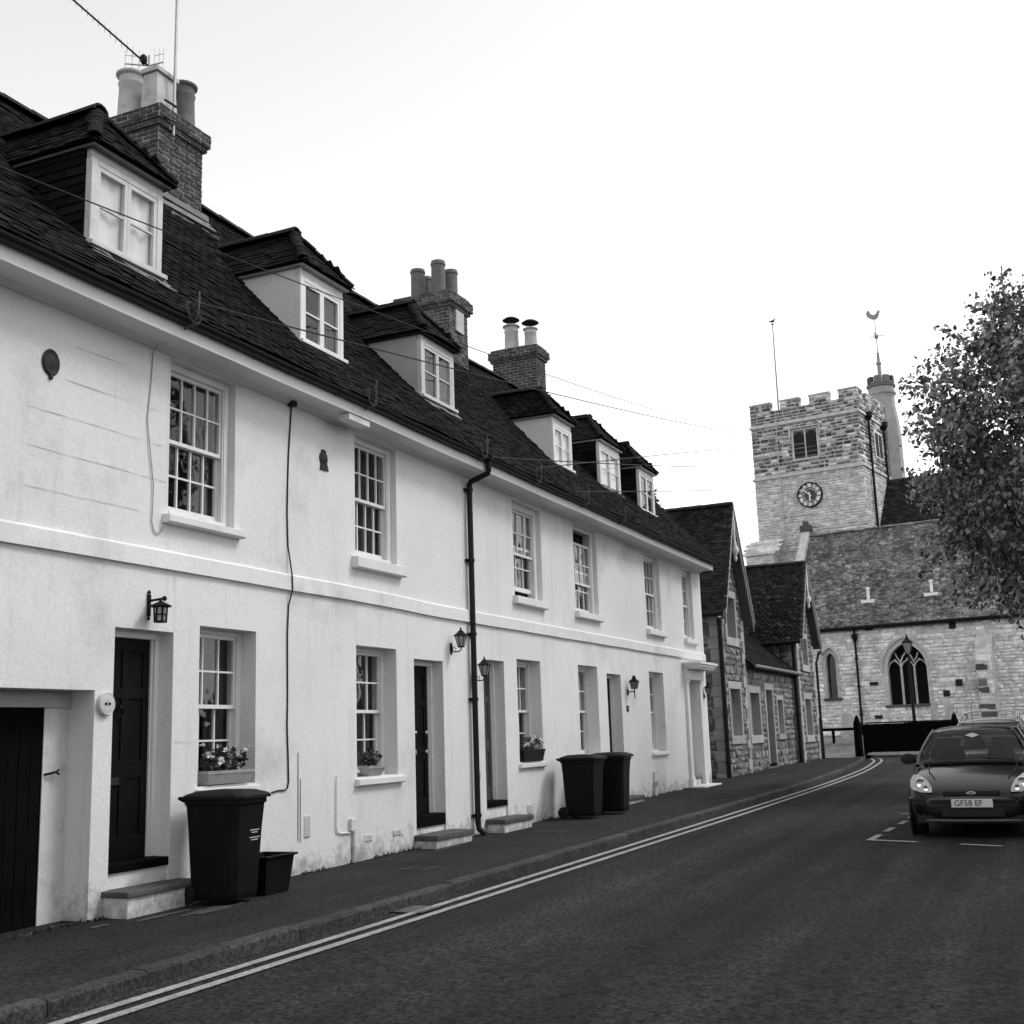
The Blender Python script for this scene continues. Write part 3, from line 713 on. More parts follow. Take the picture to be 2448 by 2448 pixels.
def dormer(hi, x0, x1, Yf, zb, zt, ze, apex_dy=.58, apex_dz=.70, cheek='plaster_grey', header='plaster', ov=.13, curt=None, worn=False, label=None, eb='trim'):
    H = HOUSES[hi]; h = H['h']; P = H['P']; xc = (x0+x1)/2; fm = 'trim_worn' if worn else 'trim'
    yb = roof_y(xc, ze); za = ze+apex_dz; ya = Yf-ov+apex_dy; yrb = roof_y(xc, za)
    hm = MB(); hm.box(x0-.034, x1+.034, Yf-.01, Yf+.05, zt+.021, ze+.02); dm = hm.build('dormer', header, h)
    if label: dm['label'] = label
    for (a, b) in ((x0-.03, x0+.03), (x1-.03, x1+.03)):
        prof = [(a, Yf+.06, zb-.12), (a, Yf+.06, ze)]+[(a, yb, ze)]
        prof += [(a, y, roof_z(a, y)-.05) for y in [yb-(yb-Yf)*i/5 for i in range(1, 5)]]
        MB().poly(prof, (b-a, 0, 0)).build('cheek', cheek, dm)
    # front: corner posts, header, sill, pair of casements with a glazing bar each
    fb = MB(); fb.box(x0-.035, x0+.05, Yf-.02, Yf+.06, zb-.02, zt+.02); fb.box(x1-.05, x1+.035, Yf-.02, Yf+.06, zb-.02, zt+.02)
    fb.box(x0+.05, x1-.05, Yf-.018, Yf+.06, zt-.04, zt+.02); xm = xc
    fb.box(x0-.06, x1+.07, Yf-.075, Yf+.07, zb-.07, zb-.02)
    fb.build('window_frame', fm, dm, bevel=.005, seg=1)
    for (a, b) in ((x0+.052, xm-.002), (xm+.002, x1-.052)):
        sash(dm, a, b, zb-.018, zt-.042, Yf-.012, 1, 2, st=.045, mu=.022, dp=.045, m=fm, name='casement', tilt=.02)
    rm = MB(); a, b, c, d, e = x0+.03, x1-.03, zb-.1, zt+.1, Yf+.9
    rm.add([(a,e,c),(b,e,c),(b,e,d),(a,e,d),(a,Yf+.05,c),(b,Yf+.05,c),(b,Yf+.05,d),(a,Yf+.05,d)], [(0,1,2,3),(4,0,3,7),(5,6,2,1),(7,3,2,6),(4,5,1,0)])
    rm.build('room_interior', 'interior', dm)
    for (p, q, mm) in (curt or ()):
        curtain(dm, x0+.04+(x1-x0-.08)*p, x0+.04+(x1-x0-.08)*q, zb-.02, zt, Yf+.062, mm, waves=4, amp=.010)
    # eaves boards
    el, er = x0-ov, x1+ov; ef = Yf-ov
    sb = MB(); sb.box(el+.045, er-.045, ef+.045, Yf+.05, ze-.03, ze+.005)
    sb.box(el+.045, x0-.031, Yf+.051, yb, ze-.03, ze+.005); sb.box(x1+.031, er-.045, Yf+.051, yb, ze-.035, ze+.005)
    sb.build('eaves_board', eb, dm)
    fl, fr_ = (el, ef, ze), (er, ef, ze); ap = (xc, ya, za)
    ybl = roof_y(el, ze)+.1; bl, br = (el, ybl, ze), (er, ybl, ze); rb = (xc, yrb+.1, za)
    dk = MB(); dn = Vector((0,0,-.05))
    for poly in ([bl, fl, ap, rb], [fl, fr_, ap], [fr_, br, rb, ap]):
        dk.add([Vector(p) for p in poly], [tuple(range(len(poly)))])
    dk.build('dormer_roof', 'underlay', dm)
    tile_poly(P, dm, [bl, fl, ap, rb]); tile_poly(P, dm, [fl, fr_, ap]); tile_poly(P, dm, [fr_, br, rb, ap], front=False)
    hip_tiles(dm, (fl[0]+.02, fl[1]+.02, fl[2]+.03), (ap[0], ap[1], ap[2]+.02), .075, 'tile', L=.17, name='hip_tile')
    hip_tiles(dm, (fr_[0]-.02, fr_[1]+.02, fr_[2]+.03), (ap[0], ap[1], ap[2]+.02), .075, 'tile', L=.17, name='hip_tile')
    hip_tiles(dm, (xc, ya-.06, za+.02), (xc, yrb+.1, za+.02), .11, L=.42)
    if cheek == 'tile':   # hung slates on the cheek: overlapping horizontal courses
        z = zb
        while z < ze-.03:
            y1_ = roof_y(x0, z+.05); y = Yf+.06
            while y < y1_:
                L = rnd.uniform(.22,.34); e1 = Vector((0,-1,0)); e2 = Vector((.16,0,.99)).normalized(); e3 = e1.cross(e2)
                P.add(basis(e1*(L-.006), e2*.14, e3*.014, Vector((x0-.045+rnd.uniform(-.004,.004), y+L/2, z))), dm, 'tile', 'tile', L*.1); y += L
            z += .10
    if cheek == 'plank':
        pass
    H['dorm'].append(dm); DORM.append((x0-.02, x1+.02, Yf, yb, xc, za, yrb))
    # lead apron under the sill
    la = MB(); V = []; F = []
    for i, xx in enumerate(np.linspace(x0-.1, x1+.14, 9)):
        for (yy) in (Yf+.03, Yf-.16): V.append((xx, yy+.02*rnd.random(), roof_z(xx, yy)+.035))
        if i: F.append((2*i-2, 2*i-1, 2*i+1, 2*i))
    la.add(V, F); la.build('lead_apron', 'lead' if worn else 'tile_ridge', dm)
    return dm
cw, cgy = 'curtain_white', 'curtain_grey'
dormer(0, 8.38, 9.36, 8.14, 6.45, 7.30, 7.44, cheek='tile', header='plaster_grey', curt=((0,1,cw),), worn=True, eb='lead', label='dormer with dark slate-hung cheek and white curtains')
dormer(1, 12.33, 13.30, 8.35, 6.66, 7.50, 7.66, cheek='plaster', header='trim_worn', curt=((.70,.95,cgy),), eb='plaster_grey', label='dormer with pale rendered cheek and a drawn-back curtain')
dormer(2, 15.90, 16.97, 8.50, 6.86, 7.72, 7.86, cheek='plaster_grey', header='plaster_grey', curt=((.05,.3,cgy),(.7,1,cgy)), worn=True, eb='tile_ridge', label='dormer with dirty grey cheek and peeling white frame')
dormer(3, 21.54, 22.50, 8.55, 6.90, 7.68, 7.86, cheek='plaster', curt=((0,1,cw),), eb='plaster_grey', label='dormer with pale cheek and white blinds')
dormer(4, 24.42, 25.74, 8.60, 6.93, 7.84, 7.98, cheek='tile', header='trim', curt=((0,1,cw),), label='dormer with dark tile-hung cheek and white blinds')
dormer(4, 26.78, 27.88, 8.45, 6.78, 7.68, 7.80, cheek='tile', header='trim', curt=((.0,.2,cgy),(.8,1,cgy)), label='last dormer with dark tile-hung cheek and dark panes')

# ------------------------------------------------------------------ chimneys
def brick_face(P, parent, O, u, n, L, z0, z1, m, ch=.075, skip=None):
    u = Vector(u); n = Vector(n); O = Vector(O); z = z0; r = 0
    while z < z1-.02:
        h = min(ch, z1-z); s = -.1125 if r % 2 else 0.0
        while s < L-.005:
            a, b = max(s, 0), min(s+.225, L)
            if b-a > .03 and not (skip and skip((a+b)/2, z+h/2)):
                c = O+u*((a+b)/2)+n*(rnd.uniform(-.003,.003)-.017); c.z = z+h/2
                P.add(basis(u*(b-a-.010), -n*.05, Vector((0,0,h-.012)), c), parent, 'brick', m, (b-a)*h, front=n.x < -.5 or n.y < -.5)
            s += .225
        z += h; r += 1
def four(x0, x1, y0, y1): return (((x0,y1,0),(0,-1,0),(-1,0,0),y1-y0),((x0,y0,0),(1,0,0),(0,-1,0),x1-x0),((x1,y0,0),(0,1,0),(1,0,0),y1-y0),((x1,y1,0),(-1,0,0),(0,1,0),x1-x0))
def chimney(hi, x0, x1, y0, y1, z0, zc, courses, m, label, flaunch=.08):
    h = HOUSES[hi]['h']; P = Pieces()
    core = MB().box(x0+.003, x1-.003, y0+.003, y1-.003, z0, zc); z = zc
    for (pr, hh) in courses: core.box(x0-pr+.003, x1+pr-.003, y0-pr+.003, y1+pr-.003, z, z+hh); z += hh
    ch = core.build('chimney', 'mortar', h); ch['label'] = label
    for O, u, n, L in four(x0, x1, y0, y1): brick_face(P, ch, O, u, n, L, z0, zc, m)
    z = zc
    for (pr, hh) in courses:
        for O, u, n, L in four(x0-pr, x1+pr, y0-pr, y1+pr): brick_face(P, ch, O, u, n, L, z, z+hh, m)
        z += hh
    P.flush('brick', 300)
    V = []; F = []; nx, ny = 8, 8; pr = courses[-1][0]
    for i in range(nx+1):
        for j in range(ny+1):
            a, b = i/nx, j/ny; e = min(a, 1-a, b, 1-b)*2
            V.append((x0-pr+(x1-x0+2*pr)*a, y0-pr+(y1-y0+2*pr)*b, z-.005+flaunch*min(1, e*2.2)+.02*mnoise.noise(Vector((a*5, b*5, x0)))))
    for i in range(nx):
        for j in range(ny): q = i*(ny+1)+j; F.append((q, q+ny+1, q+ny+2, q+1))
    fl = MB(); fl.add(V, F); fl.build('flaunching', 'cement', ch, smooth=True)
    return ch, z+flaunch-.02
POT_ROLL = lambda h, r: [(r*1.02,0),(r*.98,.04),(r*.90,h*.70),(r*.98,h*.74),(r*.98,h*.77),(r*.90,h*.79),(r*.92,h*.90),(r*1.14,h*.94),(r*1.16,h*.98),(r*1.05,h),(r*.8,h),(r*.78,h*.8),(.01,h*.79)]
POT_PLAIN = lambda h, r: [(r,0),(r*.97,h*.86),(r*1.07,h*.88),(r*1.07,h*.93),(r*1.0,h*.95),(r*1.0,h),(r*.84,h),(r*.82,h*.8),(.01,h*.79)]
def pot(ch, x, y, z, h, r, m, prof=POT_ROLL): return MB().lathe(prof(h, r), (x, y, z-.03), 20).build('chimney_pot', m, ch, smooth=True)
# big stack between the first two dormers
C1, zt1 = chimney(1, 12.20, 13.16, 10.66, 11.62, 8.5, 10.20, [(.05,.075),(.09,.20)], 'brick_dark', 'broad weathered brick stack with light pots and white flue box', .09)
pot(C1, 12.36, 11.33, zt1, .72, .19, 'pot_light'); pot(C1, 12.95, 10.86, zt1, .72, .18, 'pot_grey'); pot(C1, 12.90, 11.42, zt1, .42, .13, 'pot_light', POT_PLAIN)
fb = MB(); fb.add([(12.17,10.68,zt1-.05),(12.62,10.68,zt1-.05),(12.62,10.98,zt1-.05),(12.17,10.98,zt1-.05),(12.20,10.71,zt1+.50),(12.59,10.71,zt1+.50),(12.59,10.95,zt1+.50),(12.20,10.95,zt1+.50)], BOXF)
fb.box(12.16, 12.63, 10.67, 10.99, zt1+.501, zt1+.57); fb.box(12.19, 12.60, 10.70, 10.96, zt1+.571, zt1+.60)
fb.build('flue_box', 'pot_light', C1, bevel=.008)
MB().box(12.10, 13.26, 10.60, 10.659, 9.12, 9.20).box(12.15, 13.2, 10.35, 10.60, 8.75, 8.80).build('lead_flashing', 'lead', C1)
fs = MB(); V = []; F = []
for i, xx in enumerate(np.linspace(12.12, 13.3, 8)):
    V += [(xx, 10.655, roof_z(xx,10.655)+.14), (xx, 10.64, roof_z(xx,10.64)+.045), (xx, 10.48, roof_z(xx,10.48)+.04)]
    if i: k = 3*i; F += [(k-3,k,k+1,k-2),(k-2,k+1,k+2,k-1)]
fs.add(V, F); fs.build('lead_flashing', 'lead', C1)
# second stack: four plain pots, render patch on the street face
C2, zt2 = chimney(3, 21.32, 22.17, 10.70, 11.98, 8.6, 10.52, [(.05,.075),(.10,.20),(.05,.075)], 'brick', 'brick stack with four plain dark pots and rendered patch', .09)
pot(C2, 21.52, 11.55, zt2, .62, .155, 'pot_grey', POT_PLAIN); pot(C2, 21.98, 11.60, zt2, .62, .15, 'pot_grey', POT_PLAIN)
pot(C2, 21.52, 11.05, zt2, .72, .155, 'pot_grey', POT_PLAIN); pot(C2, 21.98, 10.98, zt2, .66, .15, 'pot_grey', POT_PLAIN)
MB().box(21.55, 21.92, 10.655, 10.70, 10.02, 10.50).build('render_patch', 'pot_light', C2, bevel=.006)
# third stack: two pots with mushroom cowls
C3, zt3 = chimney(4, 25.86, 26.42, 10.62, 11.80, 8.6, 10.66, [(.05,.075),(.09,.18),(.04,.075)], 'brick_dark', 'narrow dark brick stack with two cowled pots', .07)
for (yy, hh, rr) in ((11.38,.66,.19),(10.86,.50,.165)):
    p = pot(C3, 26.12, yy, zt3, hh, rr, 'pot_light')
    cwl = MB().lathe([(.01,.30),(.14,.275),(.215,.225),(.22,.21),(.02,.205)], (26.12, yy, zt3-.04+hh-.06), 18)
    for a in range(4): cwl.bar((26.12+.10*math.cos(a*1.57), yy+.10*math.sin(a*1.57), zt3+hh-.14), (26.12+.10*math.cos(a*1.57), yy+.10*math.sin(a*1.57), zt3+hh+.11), .012)
    cwl.build('chimney_cowl', 'iron', C3, smooth=True)

# ------------------------------------------------------------------ main roof tiles
W_, G_ = .165, .10
SL = math.hypot(YR-YE, 9.6-ZE); NR = int(SL/G_)+1
def in_dormer(x, y):
    for (a, b, yf, yb, xc, za, yrb) in DORM:
        if a < x < b and yf-.02 < y < yb: return True
        if abs(x-xc) < .55*(1-max(0, (y-yb))/max(.1, yrb-yb)) and yb <= y < yrb: return True
    return False
for r in range(NR):
    t = r/NR; y = YE-.02+(YR-YE)*t; k0 = int(4.2/W_)
    for k in range(k0, int(30.5/W_)+1):
        x = k*W_+(W_/2 if r % 2 else 0)
        if in_dormer(x, y+.04) : continue
        hi = next((i for i, H in enumerate(HOUSES) if H['x0'] <= x < H['x1']), len(HOUSES)-1); H = HOUSES[hi]
        z0 = roof_z(x, y); dz = (roof_z(x, y+.1)-z0)/.1; ey = Vector((0, 1, dz)).normalized(); dx = (roof_z(x+.1, y)-z0)/.1
        ex = Vector((1, 0, dx+rnd.uniform(-.03,.03))).normalized(); n = ex.cross(ey).normalized()
        e2 = (ey*math.cos(.12)-n*math.sin(.12+rnd.uniform(-.03,.03))).normalized(); e2 = (e2-ex*e2.dot(ex)).normalized()
        c = Vector((x, y+rnd.uniform(-.006,.006), z0))+n*(.008+rnd.uniform(-.005,.008))
        vis = not (x > 8 and y > 9.9 and 12.1 < x < 13.2)
        H['P'].add(basis(ex*(W_*.97), e2*.19, ex.cross(e2)*.015, c), H['roof'], 'tile', 'tile', W_*G_, vis)
for H in HOUSES:
    H['P'].flush('tile', 300)
    xs = H['x0'];
    n = int((H['x1']-H['x0'])/.44)
    for i in range(n):
        a = H['x0']+(H['x1']-H['x0'])*i/n; b = H['x0']+(H['x1']-H['x0'])*(i+1)/n
        hip_tiles(H['roof'], (a, YR, zridge(a)-.0), (b, YR, zridge(b)-.0), .12, L=b-a)

# ------------------------------------------------------------------ fittings fixed to the terrace
dp = MB(); XP = 16.46
dp.tube([(XP-.05,7.62,5.76),(XP-.05,7.62,5.60),(XP-.04,7.64,5.56),(XP-.01,7.95,5.47),(XP,7.985,5.43),(XP,7.985,5.3),(XP,7.985,3.2),(XP,7.985,.25),(XP,7.97,.16),(XP+.02,7.88,.09)], .044, 12)
dp.build('downpipe', 'black_gloss', HC, smooth=True)
for z in (5.34, 4.22, 3.07, 2.08, .36):
    b = MB().lathe([(.056,-.025),(.056,.025)], (XP, 7.985, z), 12); b.box(XP-.09, XP+.09, 8.02, 8.05, z-.02, z+.02); b.build('pipe_bracket', 'black_gloss', HC)
def cable(h, pts, r, m, Y=D-.012, name='cable'):
    return MB().tube([(p[0], p[2] if len(p) > 2 else Y+rnd.uniform(-.003,.003), p[1]) for p in pts], r, 6).build(name, m, h, smooth=True)
cable(HA, [(9.30,5.62,7.80),(9.21,5.60,7.98),(9.21,5.51),(9.19,5.16),(9.15,4.79),(9.19,4.52),(9.26,4.11),(9.25,3.74),(9.29,3.65),(9.33,3.63),(9.39,3.66),(9.42,3.72)], .006, 'cable_pale')
cable(HA, [(11.68,5.56),(11.62,4.9),(11.61,4.62),(11.60,4.2),(11.62,3.81),(11.65,3.45,D-.05),(11.66,3.30,D-.05),(11.63,3.1),(11.61,2.74),(11.62,2.04),(11.61,1.7),(11.63,1.36),(11.64,1.08),(11.62,1.01),(11.56,.985),(11.45,.99),(11.32,.975)], .009, 'cable_dark')
MB().box(11.60, 11.70, 7.97, D-.001, 5.53, 5.62).build('junction_box', 'black_gloss', HA, bevel=.01)
cable(HB, [(12.65,1.10),(12.64,.49),(12.66,.44),(12.72,.415),(12.96,.40)], .010, 'plaster', D-.015, 'conduit')
cable(HB, [(13.03,.40),(13.02,.06)], .022, 'plaster', D-.025, 'conduit')
MB().box(12.95, 13.07, D-.045, D-.001, .42, .57).build('meter_box', 'plaster', HB, bevel=.006)
cable(HA, [(11.84,1.4),(11.845,.4)], .007, 'plaster_grey', D-.006, 'conduit'); cable(HA, [(11.89,1.1),(11.89,.38)], .006, 'plaster_grey', D-.006, 'conduit')
cable(HE, [(25.44,.65),(25.42,.10)], .04, 'trim', D-.04, 'conduit'); MB().box(25.37, 25.49, D-.10, D-.001, .36, .44).build('pipe_bracket', 'plaster_grey', HE)
def vent(h, x0, x1, z0, z1, rows, cols=1, m='plaster', hole='plaster_grey'):
    f = MB().box(x0, x1, D-.012, D-.001, z0, z1).build('air_vent', m, h, bevel=.003)
    hh = (z1-z0)/rows; ww = (x1-x0)/cols
    for i in range(rows):
        for j in range(cols): MB().box(x0+ww*j+ww*.12, x0+ww*(j+1)-ww*.12, D-.016, D-.0125, z0+hh*i+hh*.25, z0+hh*(i+1)-hh*.2).build('slot', hole, f)
vent(HA, 11.97, 12.09, .43, .67, 9, 1); vent(HB, 13.31, 13.51, .26, .34, 3); vent(HB, 14.04, 14.24, .27, .34, 3); vent(HC, 18.48, 18.66, .24, .39, 4, 2)
vent(HE, 28.75, 29.2, .205, .33, 3, 1, 'trim', 'plaster_grey')
for H in HOUSES[1:]:
    xj = H['x0']; b = MB(); V = []; K = 9
    for xx in (xj-.05, xj+.05):
        for k in range(K): t = math.pi*k/(K-1); V.append((xx, 7.615+.069*math.cos(t), 5.797-.069*math.sin(t)))
        for k in range(K): t = math.pi*(1-k/(K-1)); V.append((xx, 7.615+.052*math.cos(t), 5.797-.052*math.sin(t)))
    b.add(V, [(k, (k+1) % 18, 18+(k+1) % 18, 18+k) for k in range(18)]); b.build('gutter_joint', 'black_gloss', H['h'])
# white board under the soffit of the second house, eave brackets with coiled phone wire
MB().box(12.45, 12.95, 7.70, 7.86, 5.52, 5.60).build('soffit_board', 'trim', HB)
def eave_bracket(h, x, s=1.0):
    b = MB().tube([(x,7.66,5.70),(x,7.55,5.72),(x-.01,7.48,5.80),(x,7.47,6.0),(x+.03,7.5,6.08),(x+.05,7.52,6.02),(x+.02,7.5,5.95)], .009, 6)
    for k in range(3): b.tube([(x+.10*math.sin(t+k), 7.52+.02*k, 5.85+.11*math.cos(t+k*1.3)) for t in [i*.5 for i in range(11)]], .004, 5)
    b.build('wire_bracket', 'cement', h, smooth=True)
eave_bracket(HA, 9.22); eave_bracket(HB, 12.75); eave_bracket(HD_, 20.55); eave_bracket(HD_, 22.7); eave_bracket(HC, 18.25); eave_bracket(HB, 16.1)
# peeled paint beside the third house's door
for (a, b, w_, h_) in ((16.60,1.54,.05,.09),(16.58,1.12,.05,.25),(16.68,.93,.12,.16)):
    mb = MB(); n = 14; V = [(a, D-.006, b)]
    for k in range(n):
        t = 2*math.pi*k/n; q = 1+.5*mnoise.noise(Vector((math.cos(t)*2+a*9, math.sin(t)*2, b*7))); V.append((a+w_/2*q*math.cos(t), D-.006, b+h_/2*q*math.sin(t)))
    mb.add(V, [(0, 1+k, 1+(k+1) % n) for k in range(n)]); mb.build('peeled_patch', 'plaster_grey', HC)

# ------------------------------------------------------------------ stone cottages beyond the terrace
CT = thing('stone_cottages', (39, 8.3, gz(39)), 'low stone cottages with two steep gabled wings between terrace and church', 'building')
PT, PS = Pieces(), Pieces()
def backing(parent, O, u, n, s0, s1, z0, z1, m, block=None, dz=.1, off=.004, name='wall'):
    mb = MB(); O = Vector(O); u = Vector(u); n = Vector(n); z = z0
    while z < z1-1e-4:
        h = min(dz if block else z1-z0, z1-z); a = s0; sp = []
        for (p, q) in (sorted(block(z+h/2)) if block else []):
            if q <= s0 or p >= s1: continue
            if p > a: sp.append((a, p))
            a = max(a, q)
        if a < s1: sp.append((a, s1))
        for (a, b) in sp:
            V = [O+u*a-n*off, O+u*b-n*off, O+u*b-n*off, O+u*a-n*off]
            for k, zz in enumerate((z, z, z+h, z+h)): V[k] = Vector((V[k].x, V[k].y, zz))
            mb.add(V, [(0,1,2,3)])
        z += h
    return mb.build(name, m, parent)
def rects(*R): return lambda z: [(a, b) for (a, b, c, d) in R if c < z < d]
def stone_window(parent, O, u, n, a, b, c, d, dep=.22, fr='trim', sur=.16, sm='cot_dressed', door=False, lights=2):
    """opening with dressed surround, white frame and dark glazing, on a face (O,u,n)"""
    u = Vector(u); n = Vector(n); O = Vector(O)
    M = basis(u, -n, Vector((0,0,1)), O)      # local x along, y inward, z up (absolute z)
    M.translation = Vector((O.x, O.y, 0))
    s = MB(M)
    s.box(a-sur, a, -.03, dep+.05, c, d); s.box(b, b+sur, -.03, dep+.05, c, d)
    s.box(a-sur-.04, b+sur+.04, -.032, dep+.05, d, d+sur*1.35)
    if not door: s.box(a-sur-.03, b+sur+.03, -.045, dep+.05, c-sur*1.5, c)
    win = s.build('door_surround' if door else 'window', sm, parent, bevel=.012)
    f = MB(M)
    f.box(a, a+.07, dep-.02, dep+.05, c, d); f.box(b-.07, b, dep-.02, dep+.05, c, d); f.box(a+.07, b-.07, dep-.019, dep+.05, d-.07, d)
    if not door:
        f.box(a+.07, b-.07, dep-.019, dep+.05, c, c+.07)
        for k in range(1, lights): q = a+(b-a)*k/lights; f.box(q-.03, q+.03, dep-.018, dep+.045, c+.07, d-.07)
        f.box(a+.07, b-.07, dep-.01, dep+.03, (c+d)/2-.015, (c+d)/2+.015)
    f.build('window_frame' if not door else 'door_frame', fr, win)
    if door:
        L = MB(M); L.box(a+.07, b-.07, dep+.01, dep+.06, c, d-.07)
        for k in range(4): L.box(a+.09+(b-a-.18)*k/4, a+.08+(b-a-.18)*(k+1)/4, dep-.005, dep+.011, c+.05, d-.12)
        L.build('door', 'door_grey', win)
    else:
        for k in range(lights):
            p = a+(b-a)*k/lights; q = a+(b-a)*(k+1)/lights
            MB(M).box(p+.06, q-.03, dep+.02, dep+.026, c+.06, d-.06).build('pane', 'glass_dark', win)
        MB(M).box(a, b, dep+.35, dep+.4, c, d).build('room_interior', 'interior', win)
    return win
def wing(x0, x1, yf, zg, ze, zr, yb, ov, barge, ops, hcs=(.14,.24), wcs=(.22,.55), side_dark=True):
    xc = (x0+x1)/2; H = zr-ze; hw = (x1-x0)/2+.28
    def front_block(z):
        L = [(a-x0, b-x0) for (a, b, c, d) in ops if c < z < d]
        if z > ze: k = (x1-x0)/2*(1-(z-ze)/H); L += [(-9, (x1-x0)/2-k), ((x1-x0)/2+k, 99)]
        return L
    wl = backing(CT, (x0, yf, 0), (1,0,0), (0,-1,0), 0, x1-x0, zg-.4, zr-.3, 'cot_mortar', front_block)
    stone_face(PS, wl, (x0, yf, 0), (1,0,0), (0,-1,0), 0, x1-x0, zg-.2, zr-.3, hcs, wcs, 'cot_stone', front_block)
    # quoins
    z = zg-.2; k = 0
    while z < ze-.75:
        h = rnd.uniform(.26,.36); wq = .42 if k % 2 else .26
        for xx, sg in ((x0, 1), (x1, -1)):
            MB().box(min(xx, xx+sg*wq)-.0, max(xx, xx+sg*wq), yf-.034, yf+(.26 if k % 2 else .42), z, z+h-.012).build('quoin', 'cot_dressed', wl, bevel=.01)
        z += h; k += 1
    sw = backing(CT, (x0, yb, 0), (0,-1,0), (-1,0,0), 0, yb-yf, zg-.4, ze, 'cot_mortar')
    stone_face(PS, sw, (x0, yb, 0), (0,-1,0), (-1,0,0), yb-yf-3, yb-yf-.3, zg-.2, ze, hcs, wcs, 'cot_stone')
    backing(CT, (x1, yf, 0), (0,1,0), (1,0,0), 0, yb-yf, zg-.4, ze, 'cot_mortar')
    # roof
    zl = ze-(hw-(x1-x0)/2)*H/((x1-x0)/2); yo = yf-ov
    L = [(xc-hw, yb, zl), (xc-hw, yo, zl), (xc, yo, zr), (xc, yb, zr)]; Rr = [(xc+hw, yo, zl), (xc+hw, yb, zl), (xc, yb, zr), (xc, yo, zr)]
    dk = MB(); dk.poly([Vector(p) for p in L], (0,0,-.09)); dk.poly([Vector(p) for p in Rr], (0,0,-.09))
    rf = dk.build('roof', 'barge', CT)
    tile_poly(PT, rf, L, 'tile_cot', .115, .18, .018, .20, jit=1.5); tile_poly(PT, rf, Rr, 'tile_cot', .115, .18, .018, .20, front=False)
    hip_tiles(rf, (xc, yo-.02, zr-.01), (xc, yb, zr-.01), .13, 'tile_ridge', L=.45)
    for sg in (-1, 1):
        b = MB(); d = Vector((sg*hw, 0, zl-zr)); dn = d.normalized(); nn = Vector((-dn.z*0, 0, 0))
        per = Vector((dn.z*-1*sg, 0, dn.x*sg)) if False else Vector((0,0,-1))
        p0 = Vector((xc, yo-.02, zr-.03)); p1 = Vector((xc+sg*hw, yo-.02, zl-.03))
        b.poly([p0, p1, p1+Vector((-sg*.02,0,-barge)), p0+Vector((0,0,-barge*1.6))], (0, -.05, 0))
        bb = b.build('bargeboard', 'barge', CT, bevel=.008)
        b2 = MB(); b2.poly([p0+Vector((0,-.052,.045)), p1+Vector((0,-.052,.045)), p1+Vector((0,-.052,-.05)), p0+Vector((0,-.052,-.07))], (0,-.03,0)); b2.build('verge_mould', 'cot_dressed', bb)
    pz = zr-.2
    MB().lathe([(.035,.0),(.035,-.9),(.06,-.95),(.05,-1.0),(.10,-1.12),(.11,-1.2),(.06,-1.3),(.035,-1.34),(.06,-1.42),(.03,-1.5),(.005,-1.52)], (xc, yo-.05, pz), 12).build('gable_pendant', 'trim', CT, smooth=True)
    MB().box(xc-hw*.50, xc+hw*.50, yo-.04, yo-.0, zr-H*.5-.0, zr-H*.5+.1).build('collar_beam', 'trim', CT) if False else None
    # eaves gutter along the left slope
    MB().tube([(xc-hw-.04, yo, zl-.03), (xc-hw-.04, yb, zl-.03)], .06, 8).build('gutter', 'black_gloss', CT)
    return wl, rf
g1 = gz(34)
op1 = [(33.75-.18,34.95+.18,1.32-.26,2.65+.22),(33.85-.16,34.95+.16,4.14-.24,5.32+.22)]
W1_, R1_ = wing(32.9, 35.9, 8.30, g1, 5.25, 8.08, 13.0, .24, .30, op1)
stone_window(CT, (0,8.30,0), (1,0,0), (0,-1,0), 33.75, 34.95, 1.32, 2.65, .26)
stone_window(CT, (0,8.30,0), (1,0,0), (0,-1,0), 33.85, 34.95, 4.14, 5.32, .24)
g2 = gz(44)
op2 = [(44.05-.18,45.2+.18,1.2-.26,2.5+.22),(44.25-.16,45.25+.16,3.75-.24,4.72+.22)]
W2_, R2_ = wing(43.1, 46.5, 8.10, g2, 4.95, 7.55, 13.0, .24, .30, op2)
stone_window(CT, (0,8.10,0), (1,0,0), (0,-1,0), 44.05, 45.2, 1.2, 2.5, .26)
stone_window(CT, (0,8.10,0), (1,0,0), (0,-1,0), 44.25, 45.25, 3.75, 4.72, .24)
opl = [(36.15-.18,37.45+.18,1.30-.26,2.58+.22),(38.45-.18,39.4+.18,.3,2.72+.22),(40.15-.14,41.0+.14,1.30-.26,2.42+.2)]
bl_ = lambda z: [(a-35.9, b-35.9) for (a, b, c, d) in opl if c < z < d]
LW = backing(CT, (35.9, 8.30, 0), (1,0,0), (0,-1,0), 0, 7.2, -.1, 3.42, 'cot_mortar', bl_)
stone_face(PS, LW, (35.9, 8.30, 0), (1,0,0), (0,-1,0), 0, 7.2, .05, 3.42, (.14,.26), (.25,.6), 'cot_stone', bl_)
stone_window(CT, (0,8.30,0), (1,0,0), (0,-1,0), 36.15, 37.45, 1.30, 2.58, .26)
stone_window(CT, (0,8.30,0), (1,0,0), (0,-1,0), 38.45, 39.4, .38, 2.72, .30, door=True)
stone_window(CT, (0,8.30,0), (1,0,0), (0,-1,0), 40.15, 41.0, 1.30, 2.42, .26, sur=.12)
lk = [(35.9,8.02,3.36),(43.1,8.02,3.36),(43.1,9.75,4.85),(35.9,9.75,4.85)]; up_ = [(35.9,9.75,4.85),(43.1,9.75,4.85),(43.1,11.8,7.35),(35.9,11.8,7.35)]
lb = MB(); lb.poly(lk, (0,0,-.08)); LR = lb.build('lean_to_roof', 'underlay', CT); tile_poly(PT, LR, lk, 'tile', .115, .18, .018, .2)
